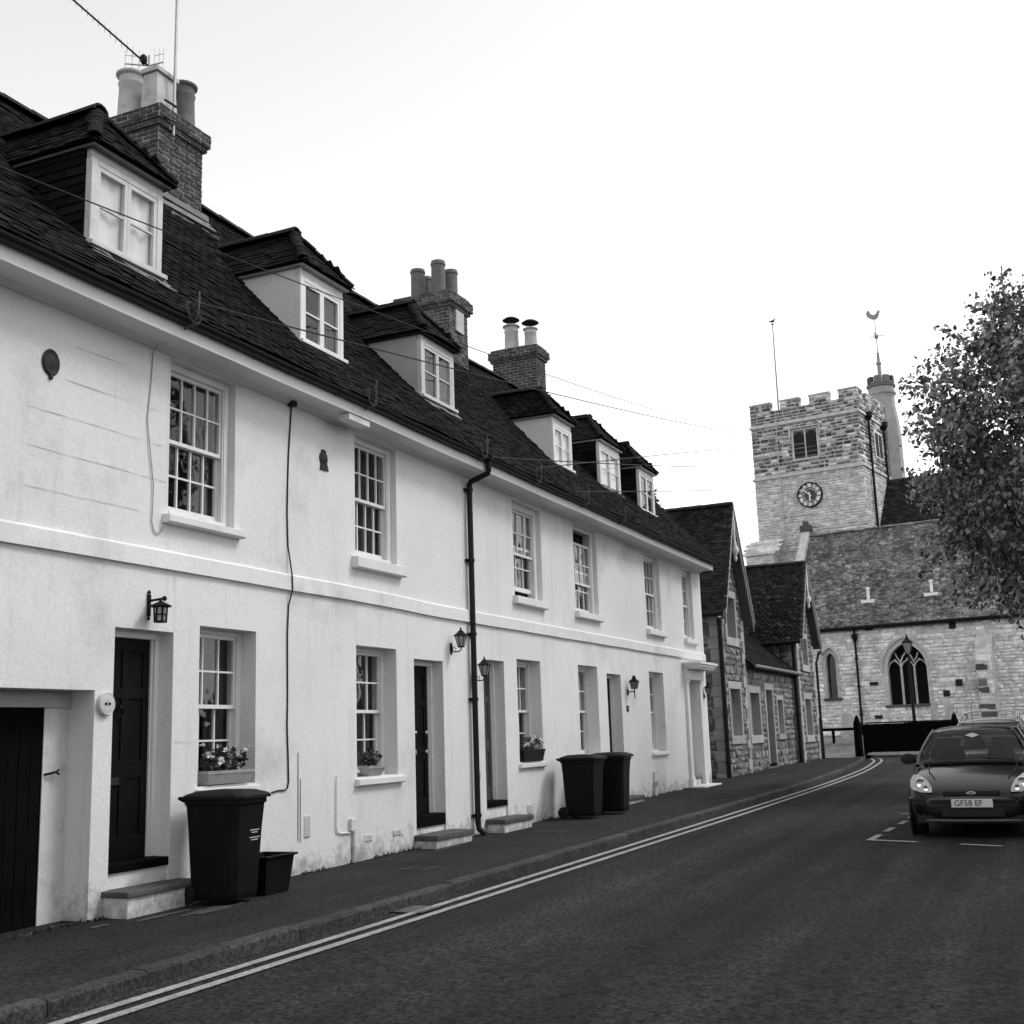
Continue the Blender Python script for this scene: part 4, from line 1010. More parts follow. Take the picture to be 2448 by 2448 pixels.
lb = MB(); lb.poly(up_, (0,0,-.08)); LU = lb.build('main_roof', 'underlay', CT); tile_poly(PT, LU, up_, 'tile_cot', .115, .18, .018, .2)
MB().tube([(35.95,7.98,3.37),(43.0,7.98,3.37)], .05, 8).build('gutter', 'alu', CT)
def dpipe(parent, x, y, z0, z1, r=.05, m='black_gloss', head=None):
    b = MB().tube([(x, y, z0), (x, y, z1)], r, 10)
    for z in np.arange(z0+.5, z1, 1.3): b.lathe([(r*1.3,-.03),(r*1.3,.03)], (x, y, float(z)), 10)
    b.build('downpipe', m, parent)
dpipe(CT, 32.80, 8.22, .1, 4.6, .065); dpipe(CT, 42.95, 8.15, .15, 4.4, .07)
MB().tube([(46.85,7.9,4.35),(46.8,7.95,4.2),(46.55,8.0,3.9),(46.55,8.0,.2)], .05, 8).build('downpipe', 'black_gloss', CT)
PT.flush('tile', 300); PS.flush('stone', 300)

# ------------------------------------------------------------------ church
TH = R_(-9.5)
cu = Vector((math.cos(TH-math.pi/2), math.sin(TH-math.pi/2), 0)); cv = Vector((math.cos(TH), math.sin(TH), 0)); CP = Vector((58.0, 5.952, 0))
CM = basis(cu, cv, Vector((0,0,1)), CP)
CHU = thing('parish_church', (CP.x, CP.y, .4), 'stone parish church with square battlemented clock tower at the end of the street', 'church')
def cw_(s, v, z=0.0): return CM @ Vector((s, v, z))
P1 = Pieces()
def arch(c, a, z0, h, n=10):
    r = (a*a+h*h)/(2*a); L = []
    t1 = math.atan2(h, a-r) if a < r else math.atan2(h, 0)
    for i in range(n+1):
        t = math.pi+(t1-math.pi)*i/n; L.append((c-a+r+r*math.cos(t), z0+r*math.sin(t)))
    return L+[(2*c-x, z) for (x, z) in reversed(L[:-1])]
def arch_hw(z, a, z0, h):
    if z <= z0: return a
    r = (a*a+h*h)/(2*a); d = r*r-(z-z0)**2
    return max(0, a-r+math.sqrt(max(0, d))) if z < z0+h else 0
BW = dict(c=.09, a=.90, zb=2.38, zs=4.02, h=1.17); LN = dict(c=-3.49, a=.24, zb=2.82, zs=4.55, h=.40)
def wblock(z):
    L = []
    for q, sur in ((BW, .16), (LN, .14)):
        if q['zb']-.12 < z < q['zs']+q['h']+sur:
            hw = arch_hw(z, q['a']+sur, q['zs'], q['h']+sur*1.3)
            if hw > .02: L.append((q['c']-hw, q['c']+hw))
    return L
S0, S1 = -5.3, 3.30
fw = backing(CHU, cw_(0,0), cu, -cv, S0, S1, -.2, 6.25, 'church_mortar', wblock, .06, name='aisle_wall')
stone_face(P1, fw, cw_(0,0), cu, -cv, S0, S1, .3, 6.25, (.10,.23), (.14,.55), 'church_stone', wblock, .05, .014)
backing(CHU, cw_(S0,4), -cv, -cu, 0, 4, -.2, 6.2, 'church_mortar', name='aisle_end_wall')
# buttress at the right end, then the wall goes on
bt = MB(CM); bt.box(3.31, 4.0, -.75, .2, -.2, 4.4); bt.add([(3.31,-.75,4.4),(4.0,-.75,4.4),(4.0,.2,4.4),(3.31,.2,4.4),(3.31,.19,5.75),(4.0,.19,5.75)], [(0,1,5,4),(0,4,3),(1,2,5),(3,4,5,2)])
bu = bt.build('buttress', 'church_mortar', CHU)
mpk = lambda r: 'belfry_stone' if r.random() < .55 else 'church_stone'
stone_face(P1, bu, cw_(3.31,-.75), cu, -cv, 0, .69, .3, 4.4, (.25,.4), (.35,.69), 'church_stone', mpick=mpk)
stone_face(P1, bu, cw_(3.31,.2), -cv, -cu, 0, .95, .3, 4.4, (.25,.4), (.35,.6), 'belfry_stone', mpick=mpk)
w3 = backing(CHU, cw_(3.3,.0), cu, -cv, 0, 7.7, -.2, 6.25, 'church_mortar', name='aisle_wall'); stone_face(P1, w3, cw_(3.3,0), cu, -cv, 0, 7.7, .3, 6.25, (.12,.22), (.2,.5), 'church_stone', front=True)
def arch_band(parent, q, w0, w1, v0, v1, m, name, legs=None, n=10):
    """moulding that follows the arch, between offsets w0 and w1"""
    def outline(o):
        A = arch(q['c'], q['a']+o, q['zs'], q['h']+o*1.25, n); zb = q['zb'] if legs is None else q['zs']-legs
        return [(A[0][0], zb)]+A+[(A[-1][0], zb)]
    I, O = outline(w0), outline(w1); k = len(I); V = [(x, v0, z) for x, z in I]+[(x, v0, z) for x, z in O]+[(x, v1, z) for x, z in I]+[(x, v1, z) for x, z in O]; F = []
    for i in range(k-1):
        F += [(i, i+1, k+i+1, k+i), (2*k+i, 3*k+i, 3*k+i+1, 2*k+i+1), (i, 2*k+i, 2*k+i+1, i+1), (k+i, k+i+1, 3*k+i+1, 3*k+i)]
    F += [(0, k, 3*k, 2*k), (k-1, 3*k-1, 4*k-1, 2*k-1)]
    mb = MB(CM); mb.add(V, F); return mb.build(name, m, parent)
def church_window(q, label):
    win = arch_band(CHU, q, 0.0, .17, -.02, .34, 'dressed', 'window'); win['label'] = label
    arch_band(win, q, .20, .30, -.13, -.0, 'dressed', 'hood_mould', legs=.08)
    A = [(q['c']-q['a'], q['zb'])]+arch(q['c'], q['a'], q['zs'], q['h'])+[(q['c']+q['a'], q['zb'])]
    sb = MB(CM); sb.box(q['c']-q['a']-.22, q['c']+q['a']+.22, -.10, .3, q['zb']-.13, q['zb']-.002); sb.build('sill', 'dressed_dark', win, bevel=.02)
    gl = MB(CM); gl.add([(x, .26, z) for x, z in A], [tuple(range(len(A)))]); gl.build('pane', 'glass_dark', win)
    bk = MB(CM); bk.add([(x, .33, z) for x, z in A], [tuple(range(len(A)))]); bk.build('leaded_light', 'interior', win)
    return win
bwn = church_window(BW, 'three-light traceried window'); lnw = church_window(LN, 'narrow lancet window')
tr = MB(CM); c, a, zs, h = BW['c'], BW['a'], BW['zs'], BW['h']
def tbar(pts, w_=.045): tr.tube([(x, .16, z) for x, z in pts], w_, 4)
lw = a/3
for sx in (-1, 1): tbar([(c+sx*lw, BW['zb']), (c+sx*lw, zs-.02)], .055)
for k in (-1, 0, 1):
    A = arch(c+k*2*lw, lw*.98, zs-.03, .42, 6); tbar(A, .036)
for sx in (-1, 1):
    tbar([(c+sx*lw, zs-.02), (c+sx*lw*1.0, zs+.30), (c+sx*lw*.62, zs+.58), (c, zs+.78), (c-sx*lw*.2, zs+1.08)], .034)
    tbar([(c+sx*lw, zs+.30), (c+sx*lw*1.5, zs+.52), (c+sx*lw*1.75, zs+.72)], .032)
    tbar([(c+sx*lw*1.5, zs+.3), (c+sx*lw*1.9, zs+.45)], .028)
tbar([(c, zs+.36), (c, zs+.5)], .03)
tr.build('tracery', 'dressed', bwn)
for z_ in np.arange(2.7, 4.0, .42):
    for k in (-1, 0, 1): MB(CM).box(c+k*2*lw-lw+.05, c+k*2*lw+lw-.05, .245, .255, float(z_), float(z_)+.014).build('saddle_bar', 'iron', bwn)
for (s, z, ww, hh) in ((-1.5,5.97,.36,.16),(2.32,5.82,.30,.28),(-1.49,3.40,.38,.16),(2.36,3.25,.30,.30),(1.77,2.79,.28,.28),(-1.4,1.85,.34,.16)):
    MB(CM).box(s-ww/2, s+ww/2, -.055, .02, z-hh/2, z+hh/2).build('vent_stone', 'louvre', CHU)
# aisle roof
E0, E1, RZ = -.28, 3.6, 11.28
rl = [cw_(S0-.05,E0,6.10), cw_(11,E0,6.10), cw_(11,E1,RZ), cw_(S0-.05,E1,RZ)]
rb_ = MB(); rb_.poly(rl, (0,0,-.15)); rb_.poly([cw_(S0-.05,E1,RZ), cw_(11,E1,RZ), cw_(11,6.5,7.5), cw_(S0-.05,6.5,7.5)], (0,0,-.15))
arf = rb_.build('aisle_roof', 'underlay', CHU)
PR = Pieces(); tile_poly(PR, arf, rl, 'tile_church', .13, .24, .022, .24, jit=2.2); PR.flush('roof_tile', 300, 'roof_tiles')
hip_tiles(arf, cw_(S0,E1,RZ), cw_(11,E1,RZ), .14, 'tile_church', L=.5)
MB(CM).tube([(S0,E0-.05,6.05),(11,E0-.05,6.05)], .08, 8).build('gutter', 'iron', CHU)
cp = MB(CM); A_ = (S0-.05, E0-.1, 6.05); B_ = (S0-.05, E1, RZ+.05)
cp.poly([(S0-.35,E0-.15,6.0),(S0-.35,E1,RZ+.0),(S0-.35,E1,RZ+.42),(S0-.35,E0-.15,6.42)], (.42,0,0)); cpo = cp.build('gable_coping', 'dressed', CHU, bevel=.03)
MB(CM).box(S0-.42, S0+.14, E1-.2, E1+.25, RZ+.3, RZ+.62).box(S0-.28, S0+0.0, E1-.1, E1+.15, RZ+.62, RZ+.85).build('finial', 'dressed_dark', CHU, bevel=.04)
for (s, v) in ((-1.62, .75), (1.35, .80)):
    z = 6.10+(v-E0)*(RZ-6.10)/(E1-E0)
    t = MB(CM); t.box(s-.32, s+.32, v-.20, v-.0, z-.22, z-.06); t.lathe([(.07,-.1),(.07,.45),(.10,.46),(.10,.52),(.02,.56)], (s, v, z), 10); t.build('roof_vent', 'clock_white', CHU)
# rainwater pipe with hopper
rp = MB(CM); rp.tube([(-2.18,-.14,6.0),(-2.18,-.12,5.7),(-2.19,-.10,.5)], .055, 8); rp.lathe([(.06,-.25),(.15,-.02),(.16,.14),(.05,.15)], (-2.18,-.14,5.62), 8)
for z in (4.6, 3.3, 2.0): rp.lathe([(.08,-.05),(.08,.05)], (-2.19,-.10,z), 8)
rp.build('downpipe', 'iron', CHU)
# nave behind
nr = [cw_(-2.4,3.9,9.0), cw_(11,3.9,9.0), cw_(11,8.2,14.55), cw_(-2.4,8.2,14.55)]
nb = MB(); nb.poly(nr, (0,0,-.15)); nb.poly([cw_(-2.4,8.2,14.55), cw_(11,8.2,14.55), cw_(11,12.5,9), cw_(-2.4,12.5,9)], (0,0,-.15)); nb.poly([cw_(-2.4,8.2,14.3), cw_(-2.4,4.2,9.0), cw_(-2.4,12.2,9.0)], cu*.2)
nrf = nb.build('nave_roof', 'underlay', CHU); PN = Pieces(); tile_poly(PN, nrf, nr, 'tile_nave', .15, .26, .02, .24, jit=2); PN.flush('roof_tile', 0, 'roof_tiles')
# tower
TS0, TS1, TV0, TV1 = -8.22, -2.27, 4.0, 10.0
tb = MB(CM).box(TS0+.01, TS1-.01, TV0+.01, TV1-.01, -.2, 14.80).build('tower', 'church_mortar', CHU)
bf = MB(CM).box(TS0+.012, TS1-.012, TV0+.012, TV1-.012, 14.801, 18.50).build('belfry', 'belfry_mortar', CHU)
BWN = (-5.86, -4.58, 15.62, 17.15)
bb1 = lambda z: ([(BWN[0]-.12, BWN[1]+.12)] if BWN[2]-.15 < z < BWN[3]+.12 else [])
mp2 = lambda r: 'belfry_stone' if r.random() < .68 else 'tower_stone'
for (O, u, n, a, b, blk) in ((cw_(0,TV0), cu, -cv, TS0, TS1, bb1), (cw_(TS1,0), cv, cu, TV0, TV1, None)):
    stone_face(P1, bf, O, u, n, a, b, 14.95, 17.60, (.14,.24), (.2,.52), 'belfry_stone', blk, .05, .042, mpick=mp2)
    stone_face(P1, bf, O, u, n, a, b, 17.82, 18.50, (.14,.22), (.2,.5), 'belfry_stone', None, .05, .042, mpick=mp2)
    stone_face(P1, tb, O, u, n, a, b, 7.5, 14.72, (.10,.17), (.16,.46), 'tower_stone', None, .04, .012)
stone_face(P1, tb, cw_(TS0,TV1), -cv, -cu, 0, 6, 9, 18.5, (.2,.3), (.3,.6), 'tower_stone', None, .04, .014, front=False)
sc = MB(CM)
for (z0, z1, p) in ((14.72,14.86,.10),(17.62,17.78,.08)):
    sc.box(TS0-p, TS1+p, TV0-p, TV0-.001, z0, z1); sc.box(TS1+.001, TS1+p, TV0, TV1, z0+.001, z1-.001); sc.box(TS0-p, TS0-.001, TV0, TV1, z0+.001, z1-.001)
sc.build('string_course', 'dressed', CHU, bevel=.02)
# battlements
def merlon(s0, s1, v0, v1):
    m = MB(CM).box(s0, s1, v0, v1, 18.50, 18.93).build('merlon', 'belfry_mortar', bf)
    stone_face(P1, bf, cw_(0,v0), cu, -cv, s0, s1, 18.50, 18.93, (.18,.24), (.25,.5), 'belfry_stone', None, .05, .03, mpick=mp2)
    stone_face(P1, bf, cw_(s1,0), cv, cu, v0, v1, 18.50, 18.93, (.18,.24), (.25,.5), 'belfry_stone', None, .05, .03, mpick=mp2)
    MB(CM).box(s0-.04, s1+.04, v0-.04, v1+.04, 18.931, 19.02).build('merlon_coping', 'dressed', m, bevel=.02)
for (a, b) in ((TS0,-7.03),(-6.48,-5.40),(-4.85,-3.76),(-3.24,TS1)):
    merlon(a, b, TV0, TV0+.35); merlon(a, b, TV1-.35, TV1)
for (a, b) in ((TV0+.36,5.0),(5.6,6.6),(7.2,8.2),(8.8,9.64)):
    merlon(TS1-.35, TS1, a, b); merlon(TS0, TS0+.35, a, b)
# belfry opening: two louvred lights under a square label
wb = MB(CM); a, b, c_, d_ = BWN
wb.box(a-.07, a, TV0-.03, TV0+.3, c_, d_); wb.box(b, b+.07, TV0-.03, TV0+.3, c_, d_); wb.box(a-.07, b+.07, TV0-.03, TV0+.3, d_, d_+.07); wb.box(a-.12, b+.12, TV0-.05, TV0+.3, c_-.12, c_)
wb.box((a+b)/2-.035, (a+b)/2+.035, TV0-.02, TV0+.3, c_, d_)
bw_ = wb.build('belfry_window', 'dressed', bf)
lb_ = MB(CM); lb_.box(a-.22, b+.22, TV0-.12, TV0-.001, d_+.121, d_+.20); lb_.box(a-.22, a-.14, TV0-.12, TV0-.001, d_-.35, d_+.12); lb_.box(b+.14, b+.22, TV0-.12, TV0-.001, d_-.35, d_+.12); lb_.build('label_mould', 'dressed', bw_)
MB(CM).box(a, b, TV0+.005, TV0+.03, c_, d_).build('belfry_void', 'louvre', bw_)
for k in range(2):
    p = a+.02+k*((b-a)/2+.03); q = p+(b-a)/2-.07; m_ = (p+q)/2
    hd = MB(CM); hd.poly([(p-.02,TV0-.005,d_), (p-.02,TV0-.005,d_-.32)]+[(m_+(q-p)/2*math.cos(t), TV0-.005, d_-.34+.26*math.sin(t)) for t in [math.pi-i*math.pi/8 for i in range(9)]]+[(q+.02,TV0-.005,d_-.32),(q+.02,TV0-.005,d_)], (0,.08,0)); hd.build('light_head', 'dressed_dark', bw_)
    for z in np.arange(c_+.05, d_-.35, .24):
        z = float(z); l = MB(CM); l.add([(p,TV0-.02,z),(q,TV0-.02,z),(q,TV0+.12,z+.16),(p,TV0+.12,z+.16),(p,TV0-.02,z+.03),(q,TV0-.02,z+.03),(q,TV0+.12,z+.19),(p,TV0+.12,z+.19)], BOXF); l.build('louvre', 'belfry_stone' if rnd.random() < .6 else 'louvre', bw_)
# belfry opening on the right face
w2 = MB(CM); w2.box(TS1-.02, TS1+.04, 6.4, 7.9, 15.62, 17.15); w2o = w2.build('belfry_window', 'dressed', bf); MB(CM).box(TS1+.041, TS1+.05, 6.55, 7.08, 15.7, 17.0).build('louvre', 'louvre', w2o); MB(CM).box(TS1+.041, TS1+.05, 7.2, 7.75, 15.7, 17.0).build('louvre', 'louvre', w2o)
for (v, zb) in ((5.3, 11.5), (8.05, 14.5)):
    p = MB(CM).tube([(TS1+.12, v, zb), (TS1+.12, v, 17.6)], .07, 8); p.lathe([(.08,-.25),(.20,-.05),(.22,.18),(.05,.2)], (TS1+.16, v, 17.65), 8); p.build('downpipe', 'iron', CHU)
# stair turret
tx, tv_ = -2.50, 9.6
tu = MB(CM).lathe([(.86,8),(.86,17.4),(.80,18.3),(.68,19.2),(.68,19.6),(.72,19.75),(.80,19.82),(.80,19.94),(.72,19.98),(.74,20.35),(.74,20.5),(.2,20.5)], (tx, tv_, 0), 8, ph=math.pi/8).build('stair_turret', 'cot_dressed', CHU)
for k in range(8):
    t = k*math.pi/4; MB(basis(*(lambda e: (e, Vector((0,0,1)).cross(e), Vector((0,0,1))))(cu*math.cos(t)+cv*math.sin(t)), cw_(tx, tv_))).box(.5, .72, -.17, .17, 20.45, 20.85).build('turret_merlon', 'belfry_stone', tu, bevel=.02)
MB(CM).lathe([(.74,20.2),(.80,20.24),(.80,20.40),(.74,20.44)], (tx, tv_, 0), 8, ph=math.pi/8).build('turret_band', 'dressed_dark', tu)
# clasping buttress at the tower's left front, stone slated weathering
cb = MB(CM); cb.box(TS0-.45, -7.15, 3.1, 4.0, -.2, 10.5); cb.add([(TS0-.5,3.0,10.5),(-7.1,3.0,10.5),(-7.1,4.0,11.35),(TS0-.5,4.0,11.35),(TS0-.5,4.0,10.5),(-7.1,4.0,10.5)], [(0,1,2,3),(0,3,4),(1,5,2),(0,4,5,1)])
cbo = cb.build('tower_buttress', 'church_mortar', CHU); stone_face(P1, cbo, cw_(TS0-.45,3.1), cu, -cv, 0, 1.52, 8, 10.4, (.14,.22), (.25,.5), 'tower_stone')
PB = Pieces(); tile_poly(PB, cbo, [cw_(TS0-.5,3.0,10.52), cw_(-7.1,3.0,10.52), cw_(-7.1,4.0,11.37), cw_(TS0-.5,4.0,11.37)], 'tower_stone', .22, .38, .04, .3); PB.flush('weathering_slab', 300)
P1.flush('stone', 300)
MB(CM).tube([(-6.72,TV0-.06,18.5),(-6.74,TV0-.14,17.0),(-6.76,TV0-.13,14.7),(-6.74,TV0-.06,14.5),(-6.72,TV0-.05,9.0)], .03, 5).build('lightning_conductor', 'dressed', CHU)
# clock
CKS, CKZ, CKR, CV_ = -5.17, 13.57, .67, TV0-.13
def ring(r0, r1, v0, v1, n=40):
    V = []; F = []
    for i in range(n):
        t = 2*math.pi*i/n
        for (r, v) in ((r0,v0),(r1,v0),(r1,v1),(r0,v1)): V.append((CKS+r*math.cos(t), v, CKZ+r*math.sin(t)))
    for i in range(n):
        k, q = 4*i, 4*((i+1) % n)
        for j in range(4): F.append((k+j, q+j, q+(j+1) % 4, k+(j+1) % 4))
    m = MB(CM); m.add(V, F); return m
ck = ring(CKR-.05, CKR+.01, CV_-.03, CV_+.10).build('clock', 'iron', CHU)
ring(.385, .405, CV_, CV_+.02).build('inner_ring', 'iron', ck); 
MB(CM).lathe([(.30,0),(.30,-.012),(.02,-.013)], (CKS, CV_+.09, CKZ), 24, 'y').build('shaded_dial_stone', 'dressed_dark', ck)  # dark colour stands for stone and shadow seen through the open dial
ROM = ['XII','I','II','III','IIII','V','VI','VII','VIII','IX','X','XI']
for hr, tx_ in enumerate(ROM):
    th = math.radians(90-30*hr); er = Vector((math.cos(th), 0, math.sin(th))); et = Vector((math.sin(th), 0, -math.cos(th)))
    widths = {'I': .05, 'V': .09, 'X': .095}; tot = sum(widths[q] for q in tx_); x = -tot/2; nm = MB(CM)
    def seg(xa, ra, xb, rb__, w_=.036):
        p = Vector((CKS, CV_-.01, CKZ))+et*xa+er*ra; q = Vector((CKS, CV_-.01, CKZ))+et*xb+er*rb__; nm.bar(p, q, w_, .02, (0,1,0))
    for q in tx_:
        w_ = widths[q]; m_ = x+w_/2
        if q == 'I': seg(m_, .415, m_, .605, .042)
        if q == 'V': seg(x+.02, .605, m_, .415); seg(x+w_-.02, .605, m_, .415, .028)
        if q == 'X': seg(x+.015, .605, x+w_-.015, .415); seg(x+w_-.015, .605, x+.015, .415, .03)
        x += w_
    nm.build('numeral', 'clock_white', ck)
for (ang, L, w0, w1) in ((90-30*(52/5), .56, .055, .03), (90-30*(5+52/60), .36, .07, .05)):
    th = math.radians(ang); e = Vector((math.cos(th), 0, math.sin(th))); q = Vector((e.z, 0, -e.x)); o = Vector((CKS, CV_-.05, CKZ))
    hd = MB(CM); hd.poly([o-e*.12-q*w0*.6, o-e*.12+q*w0*.6, o+e*L*.7+q*w1*.6, o+e*L*.72+q*w1*1.3, o+e*L, o+e*L*.72-q*w1*1.3, o+e*L*.7-q*w1*.6], (0,-.02,0)); hd.build('clock_hand', 'clock_white', ck)
# flagpole with bird finial, weathervane
fp = thing('flagpole', cw_(-6.75, 4.5, 18.5), 'thin white flagpole on the church tower parapet', 'flagpole')
MB(CM).tube([(-6.75,4.5,18.0),(-6.72,4.5,23.55)], [.055,.03], 8).build('pole', 'weather_metal', fp)
BM = CM @ Matrix.Translation((-6.72,4.5,23.62)) @ Matrix.Scale(.62, 4)
bird = MB(BM); bird.lathe([(.02,-.28),(.07,-.16),(.12,.02),(.09,.16),(.02,.22)], (0,0,.18), 8, 'x'); bird.lathe([(.01,-.09),(.07,-.03),(.07,.03),(.01,.09)], (.2,0,.33), 8); bird.poly([(-.18,0,.22),(-.36,0,.40),(-.28,0,.15)], (0,.03,0)); bird.lathe([(.14,-.1),(.14,-.05)], (0,0,0), 8); bird.build('finial', 'iron', fp, smooth=True)
wv = thing('weathervane', cw_(tx, tv_, 20.5), 'cockerel weathervane with ornate cross arms on the stair turret', 'weathervane')
MB(CM).lathe([(.13,20.4),(.11,21.6),(.16,21.65),(.16,21.75),(.09,21.8),(.08,22.3),(.05,22.35),(.03,22.4),(.022,24.4)], (tx, tv_, 0), 8).build('mast', 'weather_metal', wv)
ca = MB(CM)
for (e, q) in ((Vector((1,0,0)), 1), (Vector((0,1,0)), 1)):
    o = Vector((tx, tv_, 23.3))
    for sg in (-1, 1): ca.bar(o, o+e*(.42*sg), .03); ca.tube([o+e*(sg*.12), o+e*(sg*.2)+Vector((0,0,.2)), o+e*(sg*.34)+Vector((0,0,.16)), o+e*(sg*.36)+Vector((0,0,.03))], .016, 5)
ca.lathe([(.02,23.1),(.10,23.25),(.10,23.35),(.02,23.5)], (tx, tv_, 0), 8); ca.build('cross_arms', 'weather_metal', wv)
ck_ = [(-.62,.55),(-.55,.28),(-.38,.12),(-.2,0),(.05,-.06),(.22,.02),(.34,.2),(.38,.42),(.5,.46),(.4,.55),(.38,.66),(.28,.62),(.20,.5),(.10,.38),(-.06,.34),(-.2,.40),(-.30,.56),(-.36,.74),(-.5,.76)]
co = MB(CM); co.poly([(tx+x*.75, tv_-.02, 24.35+z*.75) for x, z in ck_], (0,.04,0)); co.build('cockerel', 'weather_metal', wv)

# ------------------------------------------------------------------ churchyard, gate, posts, street lamp
def yard_z(x, y): 
    t = min(max((x-49.5)/2.2, 0), 1); t = t*t*(3-2*t)
    return gz(x)+.02+.62*t+.06*mnoise.noise(Vector((x*.5, y*.5, 2)))
V = []; F = []; nx, ny = 26, 40
for i in range(nx+1):
    for j in range(ny+1):
        x = 48.5+i*.6; y = -14+j*.8; V.append((x, y, yard_z(x, y)))
        if i and j: q = i*(ny+1)+j; F.append((q-ny-2, q-1, q, q-ny-1))
mb = MB(); mb.add(V, F); yd = mb.build('churchyard_ground', 'grass', smooth=True); tag(yd, kind='structure')
V = []; F = []
for i, x in enumerate(np.linspace(46.9, 50.6, 9)):
    x = float(x); z = max(gz(x)+.012, yard_z(x, 7.5)+.015 if x > 48.5 else -9)
    V += [(x, 7.0, z), (x, 8.6, z)]
    if i: F.append((2*i-2, 2*i, 2*i+1, 2*i-1))
mb = MB(); mb.add(V, F); tag(mb.build('churchyard_path', 'gravel'), kind='structure')
MB().box(48.75, 48.95, -12, 6.55, .0, gz(48.8)+.12).build('churchyard_kerb', 'dressed').__setitem__('kind', 'structure')
def stub_post(x, y, z0, h, label, w_=.25):
    t = thing('gate_post', (x, y, z0), label, 'post', 'dark pointed posts at the churchyard entrance')
    a = w_/2; b = a*.78
    m = MB(); m.lathe([(a*1.35,-.1),(a*1.3,.12),(a*1.25,h*.55),(a*1.2,h-.32),(b*1.1,h-.2),(b*.7,h-.07),(.01,h)], (x, y, z0), 8, ph=math.pi/8); m.build('shaft', 'black_wood', t)
stub_post(47.0, 8.18, gz(47), 1.55, 'dark pointed post against the far cottage wall'); stub_post(48.1, 6.90, gz(48), 1.58, 'dark pointed post at the left end of the black gate')
stub_post(48.5, 3.36, gz(48), 1.55, 'dark pointed post at the right end of the black gate, above the car roof')
gt_ = thing('boarded_gate', (49.2, 5.1, gz(49)), 'low wide black boarded double gate in front of the church', 'gate')
yy = 3.45; k = 0
while yy < 6.72:
    top = 1.53 if yy > 5.2 else 1.545
    MB().box(49.18, 49.215, yy+.001, yy+.139, .42, top).build('board', 'black_wood', gt_); yy += .14; k += 1
for (a, b) in ((3.45, 5.16), (5.19, 6.74)):
    for z in (.55, 1.35): MB().box(49.216, 49.27, a, b, z, z+.12).build('rail', 'black_wood', gt_)
    MB().box(49.15, 49.26, a, b, 1.546, 1.60).build('top_rail', 'black_wood', gt_)
for y in (3.40, 6.80): MB().box(49.1, 49.25, y-.06, y+.06, .2, 1.5).build('hanging_post', 'black_wood', gt_)
MB().box(49.225, 49.24, 3.45, 6.73, .42, 1.50).build('backing_sheet', 'black_wood', gt_)
rl_ = thing('timber_rail', (51, 7.9, .9), 'dark horizontal timber rail beyond the gap beside the black gate', 'railing')
MB().box(50.95, 51.05, 7.0, 9.6, 1.30, 1.42).build('rail', 'black_wood', rl_)
for y in (7.05, 8.3, 9.5): MB().box(50.94, 51.06, y-.05, y+.05, .6, 1.30).build('support', 'black_wood', rl_)
def headstone(x, y, h, w_, label, m='dressed'):
    z = yard_z(x, y)-.1; P = [(x, y-w_/2, z), (x, y+w_/2, z)]+[(x, y+w_/2*math.cos(t), z+h-.3+.32*math.sin(t)**.8) for t in [i*math.pi/10 for i in range(11)]]
    mb = MB(); mb.poly(P, (.14, 0, 0)); o = mb.build('headstone', m, bevel=.015); tag(o, label, 'headstone', 'headstones by the church wall'); return o
headstone(53.0, 7.98, 1.15, .55, 'grey pointed headstone left of the black gate'); headstone(56.2, 4.70, 1.45, .30, 'pale slim headstone just right of the street lamp post', 'dressed'); headstone(56.3, 4.12, 1.5, .28, 'pale slim headstone farther right of the street lamp post', 'dressed')
sl = thing('street_lamp', (53, 5.25, .9), 'black lantern street lamp standing in front of the traceried church window', 'street lamp')
LX, LY = 53.0, 5.25
MB().lathe([(.13,.6),(.12,1.0),(.075,1.15),(.06,3.9),(.05,4.05),(.09,4.1),(.05,4.15),(.04,4.42)], (LX, LY, 0), 12).build('post', 'iron', sl, smooth=True)
MB().bar((LX,LY-.22,4.0),(LX,LY+.22,4.0),.025).build('ladder_bar', 'iron', sl)
MB().lathe([(.13,4.45),(.26,4.86)], (LX, LY, 0), 4, ph=math.pi/4).build('lantern_glass', 'lamp_glass', sl)
lf = MB()
for k in range(4):
    t = math.pi/4+k*math.pi/2; lf.bar((LX+.135*math.cos(t), LY+.135*math.sin(t), 4.43), (LX+.268*math.cos(t), LY+.268*math.sin(t), 4.87), .022)
lf.build('lantern_frame', 'iron', sl)
MB().lathe([(.29,4.86),(.29,4.89),(.12,5.02),(.10,5.08),(.05,5.1),(.05,5.16),(.015,5.22)], (LX, LY, 0), 4, ph=math.pi/4).build('lantern_roof', 'iron', sl)

